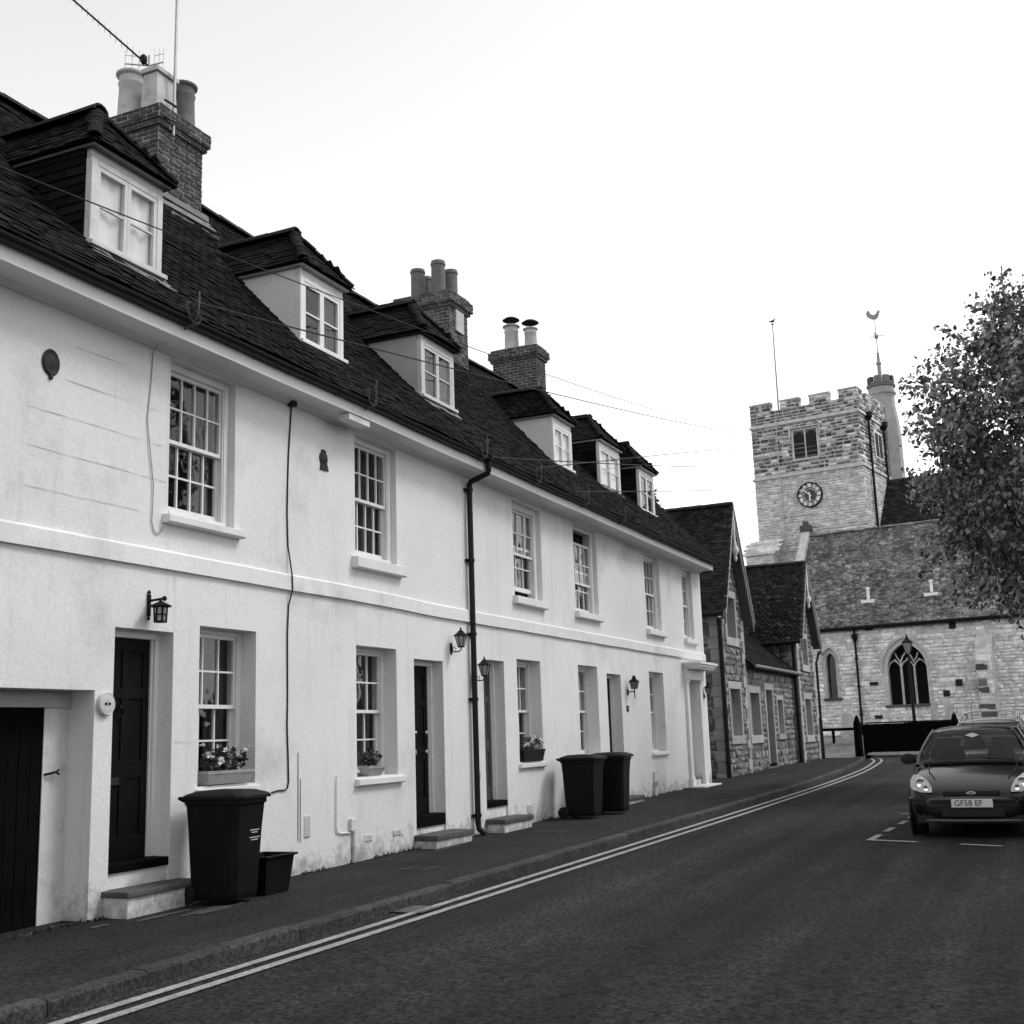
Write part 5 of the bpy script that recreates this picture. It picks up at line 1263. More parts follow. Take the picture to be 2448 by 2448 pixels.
# ------------------------------------------------------------------ wheelie bins
def wheelie_bin(x, y, z, label, rz=0.0, text=False):
    t = thing('wheelie_bin', (x, y, z), label, 'wheelie bin', 'black wheelie bins on the pavement')
    M = Matrix.Translation((x, y, z)) @ Matrix.Rotation(rz, 4, 'Z')
    b = MB(M); prof = [(.205,-.26,.24,.04),(.215,-.275,.25,.10),(.245,-.305,.275,.70),(.26,-.325,.29,.93),(.275,-.34,.30,.935),(.275,-.34,.30,.985)]
    V = []; F = []; c = .045
    for (hw, yf, yb, zz) in prof:
        V += [(-hw+c,yf,zz),(hw-c,yf,zz),(hw,yf+c,zz),(hw,yb-c,zz),(hw-c,yb,zz),(-hw+c,yb,zz),(-hw,yb-c,zz),(-hw,yf+c,zz)]
    for i in range(len(prof)-1):
        for k in range(8): F.append((i*8+k, i*8+(k+1) % 8, i*8+8+(k+1) % 8, i*8+8+k))
    F += [tuple(range(7,-1,-1)), tuple(range(len(prof)*8-8, len(prof)*8))]
    b.add(V, F); b.build('body', 'bin_plastic', t, bevel=.006)
    l = MB(M); V = []; F = []
    lp = [(.285,-.375,.325,.99),(.295,-.385,.33,.985),(.295,-.385,.33,1.015),(.27,-.36,.30,1.035),(.20,-.27,.22,1.065),(.05,-.08,.06,1.075)]
    for (hw, yf, yb, zz) in lp:
        c = min(.06, hw*.4); V += [(-hw+c,yf,zz),(hw-c,yf,zz),(hw,yf+c,zz),(hw,yb-c,zz),(hw-c,yb,zz),(-hw+c,yb,zz),(-hw,yb-c,zz),(-hw,yf+c,zz)]
    for i in range(len(lp)-1):
        for k in range(8): F.append((i*8+k, i*8+(k+1) % 8, i*8+8+(k+1) % 8, i*8+8+k))
    F += [tuple(range(7,-1,-1)), tuple(range(len(lp)*8-8, len(lp)*8))]
    l.add(V, F); l.build('lid', 'bin_lid', t, bevel=.005)
    MB(M).tube([(-.22,.30,.97),(-.22,.37,1.0),(.22,.37,1.0),(.22,.30,.97)], .017, 8).build('handle', 'bin_plastic', t, smooth=True)
    MB(M).tube([(-.27,.25,.10),(.27,.25,.10)], .015, 8).build('axle', 'iron', t)
    for sx in (-1, 1):
        w_ = MB(M).lathe([(.03,-.028),(.085,-.028),(.10,-.018),(.10,.018),(.085,.028),(.03,.028)], (sx*.235, .265, .10), 20, 'x').build('wheel', 'rubber', t, smooth=True)
    if text:
        r = random.Random(3); pm = MB(M)
        for k, (zz, L) in enumerate(((.675,.15),(.652,.10),(.605,.16),(.582,.10))):
            xx = -.03+(.2-L)/2
            while xx < -.03+(.2-L)/2+L:
                ww = r.uniform(.006,.02); yy_ = -.305-.0335*(zz-.70)/.6*0-.003-(zz-.70)*.05
                pm.box(xx, xx+ww, yy_-.002, yy_, zz, zz+.009); xx += ww+.006
        o = pm.build('printed_lettering', 'print_white', t); o['kind'] = 'stuff'
    return t
wheelie_bin(9.80, 7.53, gz(9.8), 'black wheelie bin with white lettering beside the nearest doorstep', R_(3), True)
wheelie_bin(19.62, 7.50, gz(19.6), 'left one of the pair of black wheelie bins, nearer the camera', R_(-4))
wheelie_bin(20.62, 7.34, gz(20.6), 'right one of the pair of black wheelie bins, partly hidden behind its neighbour', R_(2))
rb = thing('recycling_box', (10.42, 7.5, gz(10.4)), 'open black recycling box on the pavement behind the lettered wheelie bin', 'box')
b = MB(); x, y, z = 10.44, 7.50, gz(10.4)
V = []
for (hx, hy, zz) in ((.20,.15,.0),(.245,.19,.36),(.275,.22,.365),(.275,.22,.385),(.235,.18,.385),(.19,.14,.02)): V += [(x-hx,y-hy,z+zz),(x+hx,y-hy,z+zz),(x+hx,y+hy,z+zz),(x-hx,y+hy,z+zz)]
F = [(3,2,1,0)]+[(4*i+k, 4*i+(k+1) % 4, 4*i+4+(k+1) % 4, 4*i+4+k) for i in range(5) for k in range(4)]+[(20,21,22,23)]
b.add(V, F); b.build('tub', 'bin_plastic', rb, bevel=.006)
for sx in (-1, 1): MB().tube([(x+sx*.27,y-.08,z+.33),(x+sx*.30,y-.06,z+.30),(x+sx*.30,y+.06,z+.30),(x+sx*.27,y+.08,z+.33)], .010, 6).build('handle', 'bin_plastic', rb)

# ------------------------------------------------------------------ planters
def leaf_cloud(name, parent, c, R, n, size, m, seed=1, up=.5, shell=.5):
    r = np.random.RandomState(seed); d = r.normal(size=(n,3)); d /= np.linalg.norm(d, axis=1)[:,None]
    rad = (shell+(1-shell)*r.rand(n))[:,None]; p = np.array(c)+d*rad*np.array(R)
    a = r.normal(size=(n,3)); a[:,2] *= .5; a /= np.linalg.norm(a, axis=1)[:,None]
    nrm = d*.7+np.array([0,0,up])+r.normal(size=(n,3))*.5; b = np.cross(nrm, a); b /= np.linalg.norm(b, axis=1)[:,None]
    s = size*(.6+.8*r.rand(n))[:,None]; a = a*s; b = b*s*.75; nn = np.cross(a, b)/s*.25
    V = np.stack([p-a*.5, p+b*.5+nn*.3, p+a*.5, p-b*.5+nn*.3], 1).reshape(-1,3)
    return raw_mesh(name, V, np.arange(4*n).reshape(n,4), m, parent)
def blossom(parent, c, r, seed): return leaf_cloud('blossom', parent, c, (r,r,r*.8), 16, r*.9, 'petal', seed, .3, .3)
p = thing('window_box', (10.52, 8.08, 1.11), 'pale window box of white geraniums behind the lettered wheelie bin', 'planter', 'planted containers on the window sills')
def trough(parent, x0, x1, y0, y1, z0, z1, m, rim=.02, tp=.04):
    b = MB(); V = []
    for (e, zz) in ((-tp,z0),(0,z1-.035),(rim*.5,z1-.034),(rim*.5,z1),(-.015,z1),(-.02-tp*.2,z1-.05)): V += [(x0-e,y0-e*.6,zz),(x1+e,y0-e*.6,zz),(x1+e,y1+e*.6,zz),(x0-e,y1+e*.6,zz)]
    F = [(3,2,1,0)]+[(4*i+k, 4*i+(k+1) % 4, 4*i+4+(k+1) % 4, 4*i+4+k) for i in range(5) for k in range(4)]+[(20,21,22,23)]
    b.add(V, F); return b.build('trough', m, parent, bevel=.004)
trough(p, 10.14, 10.92, 8.0, 8.17, 1.112, 1.25, 'terracotta_pale')
leaf_cloud('foliage', p, (10.5,8.08,1.36), (.38,.12,.15), 260, .065, 'leaf_dark', 5)
for k in range(13): blossom(p, (10.16+.055*k+rnd.uniform(-.02,.02), 8.06+rnd.uniform(-.06,.04), 1.40+rnd.uniform(-.09,.13)), rnd.uniform(.028,.048), 30+k)
p = thing('potted_plant', (13.6, 8.1, 1.06), 'small pale pot with a dark bushy plant on a ground-floor sill', 'planter', 'planted containers on the window sills')
trough(p, 13.38, 13.80, 8.02, 8.18, 1.063, 1.19, 'terracotta_pale', tp=.06); leaf_cloud('foliage', p, (13.56,8.1,1.28), (.20,.12,.12), 220, .05, 'leaf_dark', 8)
p = thing('window_box', (18.72, 8.05, 1.08), 'black window box with pale flowers on the sill left of the paired bins', 'planter', 'planted containers on the window sills')
trough(p, 18.30, 19.20, 8.00, 8.18, 1.082, 1.28, 'planter_dark'); leaf_cloud('foliage', p, (18.75,8.08,1.38), (.42,.12,.12), 240, .06, 'leaf_dark', 9)
for k in range(13): blossom(p, (18.36+.062*k+rnd.uniform(-.02,.02), 8.04+rnd.uniform(-.05,.04), 1.42+rnd.uniform(-.08,.09)), rnd.uniform(.03,.05), 70+k)

# weeds, moss and grit gathered along the foot of the wall and in the gutter
r = np.random.RandomState(21); n = 2600; xw = 4.5+26*r.rand(n)**1.1; cl = np.array([mnoise.noise(Vector((float(q)*1.7, 3, 1))) for q in xw]); keep = cl > -.05; xw = xw[keep]; n = len(xw)
yw = D-.004-np.abs(r.normal(size=n))*.035; zw = np.array([gz(float(q)) for q in xw]); hh = .012+.035*r.rand(n)**2
p = np.stack([xw, yw, zw], 1); a = np.stack([r.normal(size=n)*.02, -np.abs(r.normal(size=n))*.015, hh], 1); b = np.stack([.006+.01*r.rand(n), r.normal(size=n)*.006, np.zeros(n)], 1)
raw_mesh('wall_foot_weeds', np.stack([p-b, p+b, p+a+b*.3, p+a-b*.3], 1).reshape(-1,3), np.arange(4*n).reshape(n,4), 'leaf_dark', pave)['kind'] = 'stuff'
r = np.random.RandomState(22); n = 2200; xw = 5+30*r.rand(n)**1.2; yw = np.array([yk(float(q)) for q in xw])-.02-np.abs(r.normal(size=n))*.07; zw = np.array([gz(float(q)) for q in xw])-.097; s_ = .004+.012*r.rand(n)**3
p = np.stack([xw, yw, zw], 1); a = np.stack([s_, s_*.3*r.normal(size=n), s_*.4], 1); b = np.stack([-s_*.3, s_, s_*.3*r.rand(n)], 1)
raw_mesh('gutter_grit', np.stack([p-a, p-b, p+a, p+b], 1).reshape(-1,3), np.arange(4*n).reshape(n,4), 'kerb', road)['kind'] = 'stuff'
# iron covers in pavement and road
def cover(x, y, lx, ly, z, parent):
    f = MB().box(x-lx/2, x+lx/2, y-ly/2, y+ly/2, z-.03, z).build('access_cover', 'patch_light', parent); MB().box(x-lx/2+.03, x+lx/2-.03, y-ly/2+.03, y+ly/2-.03, z-.02, z+.003).build('cover_plate', 'iron', f)
cover(12.6, 6.9, .45, .32, gz(12.6)+.006, pave); cover(17.2, 7.1, .6, .42, gz(17.2)+.006, pave); cover(26.0, 6.6, .5, .35, gz(26)+.006, pave)
f = MB().box(10.1, 10.55, yk(10.3)-.36, yk(10.3)-.02, gz(10.3)-.15, gz(10.3)-.091).build('gully_grate', 'iron', road)
for k in range(7): MB().box(10.13+k*.06, 10.16+k*.06, yk(10.3)-.34, yk(10.3)-.04, gz(10.3)-.0908, gz(10.3)-.086).build('grate_bar', 'lead', f)

# ------------------------------------------------------------------ wall lanterns
def up_lantern(x, zb, y, label, s=1.0, scroll=True):
    """lantern on a wall bracket; zb bottom of body; y centre"""
    t = thing('wall_lantern', (x, D, zb), label, 'wall lantern', 'black lanterns on the terrace wall')
    bp = MB().lathe([(.045,0),(.05,-.012),(.03,-.025)], (x, D-.001, zb-.02), 16, 'y', sx=.75, sy=1.9); bp.build('backplate', 'iron', t, smooth=True)
    MB().tube([(x,D-.02,zb-.04),(x,D-.06,zb-.075),(x,y+.03,zb-.07),(x,y,zb-.04),(x,y,zb+.005)], .009, 7).tube([(x,D-.03,zb-.03),(x,D-.06,zb-.0),(x,D-.09,zb-.03),(x,D-.075,zb-.06)], .006, 6).build('arm', 'iron', t, smooth=True)
    MB().lathe([(.045*s,zb),(.085*s,zb+.155)], (x, y, 0), 6).build('lantern_glass', 'lamp_glass', t)
    f = MB()
    for k in range(6):
        a = k*math.pi/3; f.bar((x+.047*s*math.cos(a), y+.047*s*math.sin(a), zb-.002), (x+.088*s*math.cos(a), y+.088*s*math.sin(a), zb+.158), .009)
    f.lathe([(.05*s,zb-.012),(.052*s,zb+.006)], (x, y, 0), 6); f.build('lantern_frame', 'iron', t)
    MB().lathe([(.112*s,zb+.156),(.11*s,zb+.168),(.06*s,zb+.205),(.035*s,zb+.235),(.012,zb+.25),(.016,zb+.265),(.004,zb+.29)], (x, y, 0), 6).build('lantern_roof', 'iron', t)
    return t
up_lantern(15.83, 2.84, 7.885, 'black lantern on a scrolled arm just left of the downpipe')
up_lantern(16.62, 2.44, 7.885, 'black lantern just right of the downpipe, lower than its neighbour')
def down_lantern(x, z, y, label):
    t = thing('wall_lantern', (x, D, z), label, 'wall lantern', 'black lanterns on the terrace wall')
    b = MB().box(x-.014, x+.014, D-.03, D-.001, z-.09, z+.13); b.lathe([(.004,.0),(.02,.02),(.004,.045)], (x, D-.015, z+.13), 6); b.lathe([(.004,.0),(.02,.02),(.004,.04)], (x, D-.015, z-.13), 6); b.build('backplate', 'iron', t)
    MB().tube([(x,D-.02,z+.065),(x,y-.02,z+.075)], .013, 8).lathe([(.01,0),(.024,.015),(.024,.035),(.01,.05)], (x, y-.045, z+.05), 8).build('arm', 'iron', t, smooth=True)
    MB().lathe([(.012,z+.06),(.02,z+.05),(.11,z+.005),(.105,z-.005),(.06,z-.002)], (x, y, 0), 12).build('lantern_roof', 'iron', t, smooth=True)
    MB().lathe([(.048,z-.14),(.048,z-.005)], (x, y, 0), 8).build('lantern_glass', 'lamp_glass', t)
    f = MB()
    for k in range(6): a = k*math.pi/3; f.bar((x+.056*math.cos(a), y+.056*math.sin(a), z-.15), (x+.064*math.cos(a), y+.064*math.sin(a), z-.003), .013)
    f.lathe([(.066,z-.158),(.066,z-.145)], (x, y, 0), 12); f.lathe([(.066,z-.085),(.066,z-.075),(.055,z-.08)], (x, y, 0), 12); f.build('lantern_frame', 'iron', t)
down_lantern(9.235, 2.875, 7.895, 'black lantern hanging from an arm above the nearest door')
def half_lantern(x, z, y, label, stem=True):
    t = thing('wall_lantern', (x, D, z), label, 'wall lantern', 'black lanterns on the terrace wall')
    MB().box(x-.035, x+.035, D-.02, D-.001, z-.12, z+.0).build('backplate', 'iron', t, bevel=.008)
    MB().tube([(x,D-.02,z-.06),(x,y,z-.05)], .012, 7).tube([(x,y,z-.20),(x,y,z+.0)], [.010,.014], 7).build('arm', 'iron', t)
    MB().lathe([(.06,z),(.105,z+.15)], (x, y, 0), 4, ph=.78).build('lantern_glass', 'pot_grey', t)
    f = MB()
    for k in range(4): a = .78+k*math.pi/2; f.bar((x+.063*math.cos(a), y+.063*math.sin(a), z), (x+.108*math.cos(a), y+.108*math.sin(a), z+.152), .011)
    f.build('lantern_frame', 'iron', t); MB().lathe([(.125,z+.15),(.12,z+.165),(.045,z+.215),(.04,z+.235),(.055,z+.24),(.01,z+.285)], (x, y, 0), 4, ph=.78).build('lantern_roof', 'iron', t)
half_lantern(23.95, 2.40, 7.90, 'square black lantern on a stem right of the dark fourth door'); half_lantern(30.05, 2.42, 7.93, 'small black lantern beside the classical door hood at the terrace end')

# ------------------------------------------------------------------ plaques
t = thing('fire_mark', (7.85, D, 4.9), 'oval dark metal fire mark high on the nearest house', 'plaque')
MB().lathe([(.118,0),(.122,-.012),(.105,-.022),(.10,-.018),(.07,-.018),(.03,-.028),(.004,-.03)], (7.85, D-.001, 5.02), 28, 'y', sx=.86, sy=1.05).build('plate', 'plaque_dark', t, smooth=True)
MB().lathe([(.022,0),(.02,-.02),(.004,-.025)], (7.855, D-.001, 4.885), 12, 'y', sx=1, sy=1.5).build('tail', 'plaque_dark', t, smooth=True)
t = thing('fire_mark', (12.40, D, 4.88), 'dark crowned fire mark left of the second upper window', 'plaque')
MB().lathe([(.088,0),(.09,-.015),(.06,-.028),(.004,-.034)], (12.39, D-.001, 5.035), 20, 'y').build('roundel', 'plaque_dark', t, smooth=True)
b = MB(); b.poly([(12.31,D-.001,4.88),(12.50,D-.001,4.885),(12.475,D-.001,4.945),(12.46,D-.001,4.985),(12.32,D-.001,4.98),(12.325,D-.001,4.94)], (0,-.02,0)); b.build('base_panel', 'plaque_dark', t, bevel=.004)
b = MB()
for k in (-1, 0, 1): b.box(12.39+k*.035-.012, 12.39+k*.035+.012, D-.02, D-.001, 5.115-abs(k)*.012, 5.15-abs(k)*.012)
b.build('crown', 'plaque_dark', t)
t = thing('round_plaque', (8.675, D, 1.83), 'round pale button-like house plaque between gate and nearest door', 'plaque')
MB().lathe([(.105,0),(.108,-.03),(.098,-.045),(.09,-.040),(.08,-.045),(.04,-.042),(.004,-.042)], (8.675, D-.001, 1.925), 30, 'y').build('disc', 'plaque_pale', t, smooth=True)
for k in (-1, 1): MB().lathe([(.014,0),(.012,-.012),(.003,-.014)], (8.675+k*.024, D-.041, 1.925), 8, 'y').build('boss', 'iron', t)
MB().box(8.673, 8.677, D-.046, D-.042, 1.90, 1.955).build('motif', 'plaster_grey', t)
def text_mesh(name, s, size, M, m, parent, ext=.002, sx=1.0):
    cu_ = bpy.data.curves.new(name, 'FONT'); cu_.body = s; cu_.size = size; cu_.extrude = ext; cu_.align_x = 'CENTER'; cu_.align_y = 'CENTER'
    to = bpy.data.objects.new(name, cu_); me = bpy.data.meshes.new_from_object(to); bpy.data.objects.remove(to)
    me.transform(M @ Matrix.Diagonal((sx,1,1,1))); off = woff(parent); me.transform(Matrix.Translation(-off)); me.materials.clear(); me.materials.append(MT[m]); me.name = name
    o = bpy.data.objects.new(name, me); col.objects.link(o); o.parent = parent; return o
FACE = Matrix.Rotation(R_(90), 4, 'X')      # text facing -Y
t = thing('house_number', (16.61, D, 1.83), 'small dark plaque with a white 3 beside the third door', 'sign')
MB().box(16.545, 16.675, D-.014, D-.001, 1.77, 1.89).build('plate', 'black_gloss', t, bevel=.003)
text_mesh('numeral', '3', .11, Matrix.Translation((16.61, D-.017, 1.83)) @ FACE, 'print_white', t)
t = thing('door_plaque', (23.89, D, 2.0), 'small dark door plaque below the square lantern', 'sign')
MB().box(23.82, 23.96, D-.016, D-.001, 1.94, 2.06).build('plate', 'plaque_dark', t, bevel=.004)
MB().box(23.85, 23.93, D-.02, D-.0165, 1.975, 2.03).build('inset', 'lead', t)

# ------------------------------------------------------------------ parked cars
def car(X0, Yc, zg, label, paint, main=True, H=1.0):
    """hatchback facing -X; local l = distance back from the nose, w = across, h = up"""
    t = thing('parked_car', (X0+2, Yc, zg), label, 'car', 'cars parked on the right of the street')
    M = basis(Vector((1,0,0)), Vector((0,1,0)), Vector((0,0,1)), Vector((X0, Yc, zg)))
    def loft(name, st, m, subs=2, par=t, cl=True):
        V = []; F = []; k = len(st[0][1])
        for (l, ring) in st: V += [(l+(p[2] if len(p) > 2 else 0), p[0], p[1]) for p in ring]
        for i in range(len(st)-1):
            for j in range(k if cl else k-1): F.append((i*k+j, i*k+(j+1) % k, (i+1)*k+(j+1) % k, (i+1)*k+j))
        F += [tuple(range(k-1,-1,-1)), tuple((len(st)-1)*k+j for j in range(k))]
        b = MB(M); b.add(V, F); o = b.build(name, m, par, smooth=True)
        if subs: s = o.modifiers.new('sub', 'SUBSURF'); s.levels = s.render_levels = subs
        return o
    def sec(hw, zb, zm, zs, zt, crown=.02):   # body section, symmetric ring
        L = [(hw*.80, zb), (hw*.97, zb+.05), (hw, zm), (hw*.985, (zm+zs)/2), (hw*.93, zs), (hw*.60, zt), (hw*.2, zt+crown)]
        return L+[(-a, b) for a, b in reversed(L)]
    body = loft('body', [(0.0, sec(.52,.28,.42,.52,.56)), (.03, sec(.66,.22,.42,.56,.60)), (.12, sec(.765,.19,.45,.62,.66)), (.30, sec(.82,.18,.50,.74,.745)),
        (.55, sec(.838,.18,.52,.83,.835)), (.95, sec(.842,.18,.55,.905,.935)), (1.10, sec(.842,.18,.56,.93,.97)), (2.0, sec(.842,.18,.58,.955,.975)), (3.0, sec(.84,.18,.60,.985,1.0)), (3.55, sec(.82,.20,.62,1.0,1.01)), (3.80, sec(.76,.28,.60,.95,.97)), (3.90, sec(.68,.36,.55,.78,.8))], paint)
    # roof skin and pillars
    def rsec(hw, z, th=.05): L = [(hw, z-.05), (hw*.97, z-.012), (hw*.6, z+.015), (hw*.2, z+.022)]; L2 = L+[(-a, b) for a, b in reversed(L)]; return L2+[(-hw*.9, z-.07), (hw*.9, z-.07)]
    loft('roof', [(1.72, rsec(.545,1.385*H)), (1.80, rsec(.56,1.415*H)), (2.1, rsec(.575,1.455*H)), (2.8, rsec(.57,1.46*H)), (3.35, rsec(.545,1.42*H)), (3.5, rsec(.53,1.385*H))], paint, 1)
    pl = MB(M)
    for sg in (-1, 1):
        for pts, w_ in (([(.98,.745),(1.2,.73),(1.45,.665),(1.65,.60),(1.80,.555)], .05), ([(2.35,.775),(2.42,.68),(2.45,.57)], .07), ([(3.58,.76),(3.5,.65),(3.40,.55)], .10)):
            zs = [.93, 1.06, 1.21, 1.33, 1.405] if len(pts) == 5 else [.97, 1.2, 1.42]
            pl.tube([(l, sg*w, z*(H if z > 1.1 else 1)) for (l, w), z in zip(pts, zs)], w_*.55, 8)
    pl.build('pillars', paint, t, smooth=True)
    ws = MB(M); V = []; n = 8
    for i in range(n+1):
        a = -1+2*i/n
        for (l, z, hw) in ((1.00-.10*(1-a*a)*.0, .935, .70), (1.22, 1.08, .672), (1.47, 1.235, .612), (1.70, 1.37*H, .545)): V.append((l-.13*(1-a*a)*.6, a*hw, z+.015*(1-a*a)))
    ws.add(V, [(i*4+k, i*4+4+k, i*4+5+k, i*4+1+k) for i in range(n) for k in range(3)]); wso = ws.build('windscreen', 'glass_dark', t, smooth=True)
    sgl = MB(M)
    for sg in (-1, 1):
        g = MB(M); g.add([(1.15,sg*.752,.95),(2.32,sg*.782,.97),(2.40,sg*.575,1.39*H),(1.85,sg*.565,1.385*H)], [(0,1,2,3)]); g.build('side_window', 'glass_dark', t)
        g = MB(M); g.add([(2.40,sg*.782,.97),(3.5,sg*.75,1.0),(3.40,sg*.57,1.36*H),(2.47,sg*.577,1.39*H)], [(0,1,2,3)]); g.build('side_window', 'glass_dark', t)
    g = MB(M); g.add([(3.66,-.68,1.02),(3.66,.68,1.02),(3.5,.52,1.38*H),(3.5,-.52,1.38*H)], [(0,1,2,3)]); g.build('rear_window', 'glass_dark', t)
    # cabin
    MB(M).box(1.02, 3.5, -.70, .70, .40, .90).build('cabin_floor', 'dash', t)
    for sg in (-1, 1):
        s_ = MB(M).lathe([(.18,.88),(.20,1.05),(.17,1.12)], (2.15, sg*.35, 0), 10); s_.build('seat', 'seat', t); MB(M).box(2.10, 2.20, sg*.35-.12, sg*.35+.12, 1.16, 1.30).build('headrest', 'seat', t, bevel=.03)
        MB(M).box(1.66, 1.86, sg*.33-.19, sg*.33+.19, 1.30*H, 1.315*H).build('sun_visor', 'lamp_glass', t)
    MB(M).lathe([(.175,-.012),(.185,0),(.175,.012),(.165,0)], (1.62, .35, .98), 20, 'x').build('steering_wheel', 'rubber', t)
    MB(M).box(1.58, 1.62, -.11, .11, 1.28*H, 1.34*H).build('rear_view_mirror', 'car_plastic', t, bevel=.01)
    # wheels
    for (l, sg) in ((.72,-1),(.72,1),(3.20,-1),(3.20,1)):
        wh = MB(M).lathe([(.18,-.09),(.275,-.085),(.298,-.06),(.298,.06),(.275,.085),(.18,.09)], (l, sg*.745, .298), 28, 'y').build('wheel', 'rubber', t, smooth=True)
        MB(M).lathe([(.02,-.06),(.19,-.05),(.19,.05),(.02,.06)], (l, sg*.785, .298), 20, 'y').build('rim', 'alu', wh)
        MB(M).lathe([(.335,-.02),(.345,0),(.335,.02)], (l, sg*.835, .31), 28, 'y').build('wheel_arch', 'car_plastic', t)
    # mirrors
    for sg in (-1, 1):
        m_ = MB(M).lathe([(.02,-.055),(.075,-.045),(.085,0),(.07,.05),(.02,.065)], (1.30, sg*.90, 1.02), 12, 'x', sx=1.35, sy=.95); m_.bar((1.32,sg*.76,.96),(1.31,sg*.86,1.0),.05,.04); m_.build('wing_mirror', 'car_plastic', t, smooth=True)
    MB(M).box(.02, 3.7, -.72, .72, .20, .30).build('underbody', 'car_plastic', t)
    # nose
    for sg in (-1, 1):
        h = MB(M); O_ = [(.50,.60),(.50,.66),(.56,.76),(.66,.835),(.745,.83),(.79,.76),(.80,.68),(.76,.63),(.62,.60)]
        ptl = lambda w, z: .035+.24*max(0, (w-.45)/.36)**1.8+.36*max(0, z-.60)
        V = [(ptl(w, z)-.022, sg*w, z) for w, z in O_]+[(ptl(w, z)+.10, sg*w, z) for w, z in O_]; k = len(O_)
        h.add(V+[(ptl(.66,.71)-.045, sg*.66, .71)], [(i, (i+1) % k, 2*k) for i in range(k)]+[(i, k+i, k+(i+1) % k, (i+1) % k) for i in range(k)])
        hl = h.build('headlight', 'headlamp_lens', t, smooth=True)
        MB(M).lathe([(.02,-.01),(.06,-.012),(.07,.01),(.06,.02)], (ptl(.64,.72)-.035, sg*.645, .725), 14, 'x').build('reflector', 'chrome', hl)
        MB(M).lathe([(.01,-.01),(.035,-.012),(.04,.01)], (ptl(.58,.66)-.035, sg*.575, .655), 12, 'x').build('reflector', 'chrome', hl)
        MB(M).lathe([(.01,-.008),(.045,-.006),(.05,.02)], (.05, sg*.60, .33), 12, 'x').build('fog_lamp', 'lamp_glass', t)
    MB(M).box(-.028, .05, -.36, .36, .548, .625).build('grille', 'car_plastic', t, bevel=.02)
    MB(M).box(-.022, .05, -.40, .40, .27, .40).build('lower_grille', 'car_plastic', t, bevel=.02)
    MB(M).tube([(.16,-.72,.245),(.03,-.60,.235),(-.018,-.30,.235),(-.02,0,.235),(-.018,.30,.235),(.03,.60,.235),(.16,.72,.245)], .013, 6).build('bumper_trim', 'lead', t, smooth=True)
    MB(M).tube([(.20,-.80,.50),(.06,-.66,.49),(.0,-.40,.485),(-.012,0,.483),(.0,.40,.485),(.06,.66,.49),(.20,.80,.50)], .022, 6).build('bumper_strip', 'car_plastic', t, smooth=True)
    for sg in (-1, 1): MB(M).tube([(.95,sg*.59,.937),(.6,sg*.56,.853),(.34,sg*.47,.765)], .008, 5).build('bonnet_seam', 'car_plastic', t)
    MB(M).tube([(1.0,-.66,.95),(.93,-.3,.972),(.93,.3,.972),(1.0,.66,.95)], .028, 6).build('wiper_cowl', 'car_plastic', t)
    MB(M).tube([(.955,-.55,.99),(1.08,.05,1.04)], .009, 5).build('wiper', 'car_plastic', t)
    for sg in (-1, 1):
        for (l, z0, z1) in ((1.12,.30,.93),(2.38,.28,.96)): MB(M).tube([(l+.02,sg*.826,z0),(l,sg*.848,(z0+z1)/2),(l+.03,sg*.80,z1)], .006, 5).build('door_seam', 'car_plastic', t)
        MB(M).box(2.05, 2.22, sg*.838-.015, sg*.838+.015, .80, .835).build('door_handle', 'car_plastic', t, bevel=.01)
        MB(M).tube([(.25,sg*.80,.50),(.45,sg*.835,.52)], .012, 5).build('side_repeater', 'lamp_glass', t)
    if main:
        bd = MB(M).lathe([(.055,0),(.058,-.012),(.05,-.02),(.004,-.021)], (-.028, 0, .588), 24, 'x', sx=1.05, sy=.42).build('badge', 'plate', t, smooth=True)
        MB(M).lathe([(.046,0),(.046,-.004),(.003,-.005)], (-.048, 0, .588), 24, 'x', sx=1.05, sy=.38).build('badge_field', 'black_gloss', bd)
        FX = Matrix.Rotation(R_(-90), 4, 'Z') @ FACE     # faces -X
        text_mesh('badge_script', 'Ford', .034, Matrix.Translation((X0-.0545, Yc, zg+.588)) @ FX, 'plate', bd, .001, 1.1)
        np_ = MB(M).box(-.045, -.032, -.26, .26, .405, .515).build('number_plate', 'plate', t, bevel=.004)
        text_mesh('plate_text', 'GF58 EF', .106, Matrix.Translation((X0-.0475, Yc+.045, zg+.459)) @ FX, 'black_gloss', np_, .0015, .98)
        st = MB(M); st.add([(1.50,.10,1.335),(1.475,0,1.300),(1.50,-.10,1.335),(1.535,0,1.368)], [(0,1,2,3)]); st.build('tax_sticker', 'plaque_pale', t)
        MB(M).tube([(1.95,0,1.46),(2.1,0,1.80)], .004, 5).build('aerial', 'iron', t)
    else:
        for sg in (-1, 1): MB(M).tube([(1.95,sg*.52,1.46*H),(2.05,sg*.53,1.53*H),(2.3,sg*.53,1.56*H),(3.1,sg*.52,1.55*H),(3.3,sg*.51,1.44*H)], .022, 8).build('roof_rail', 'chrome', t, smooth=True)
        for l in (2.25, 2.95): MB(M).tube([(l,-.52,1.56*H),(l,-.3,1.60*H),(l,.3,1.60*H),(l,.52,1.56*H)], .022, 8).build('roof_bar', 'chrome', t, smooth=True)
    return t
car(17.35, 1.085, gz(17.4)-.10, 'black hatchback parked facing the camera on the right of the street', 'car_black')
car(24.6, 1.15, gz(25)-.10, 'silver car parked behind the black hatchback, only its roof bars showing', 'car_silver', False, 1.05)

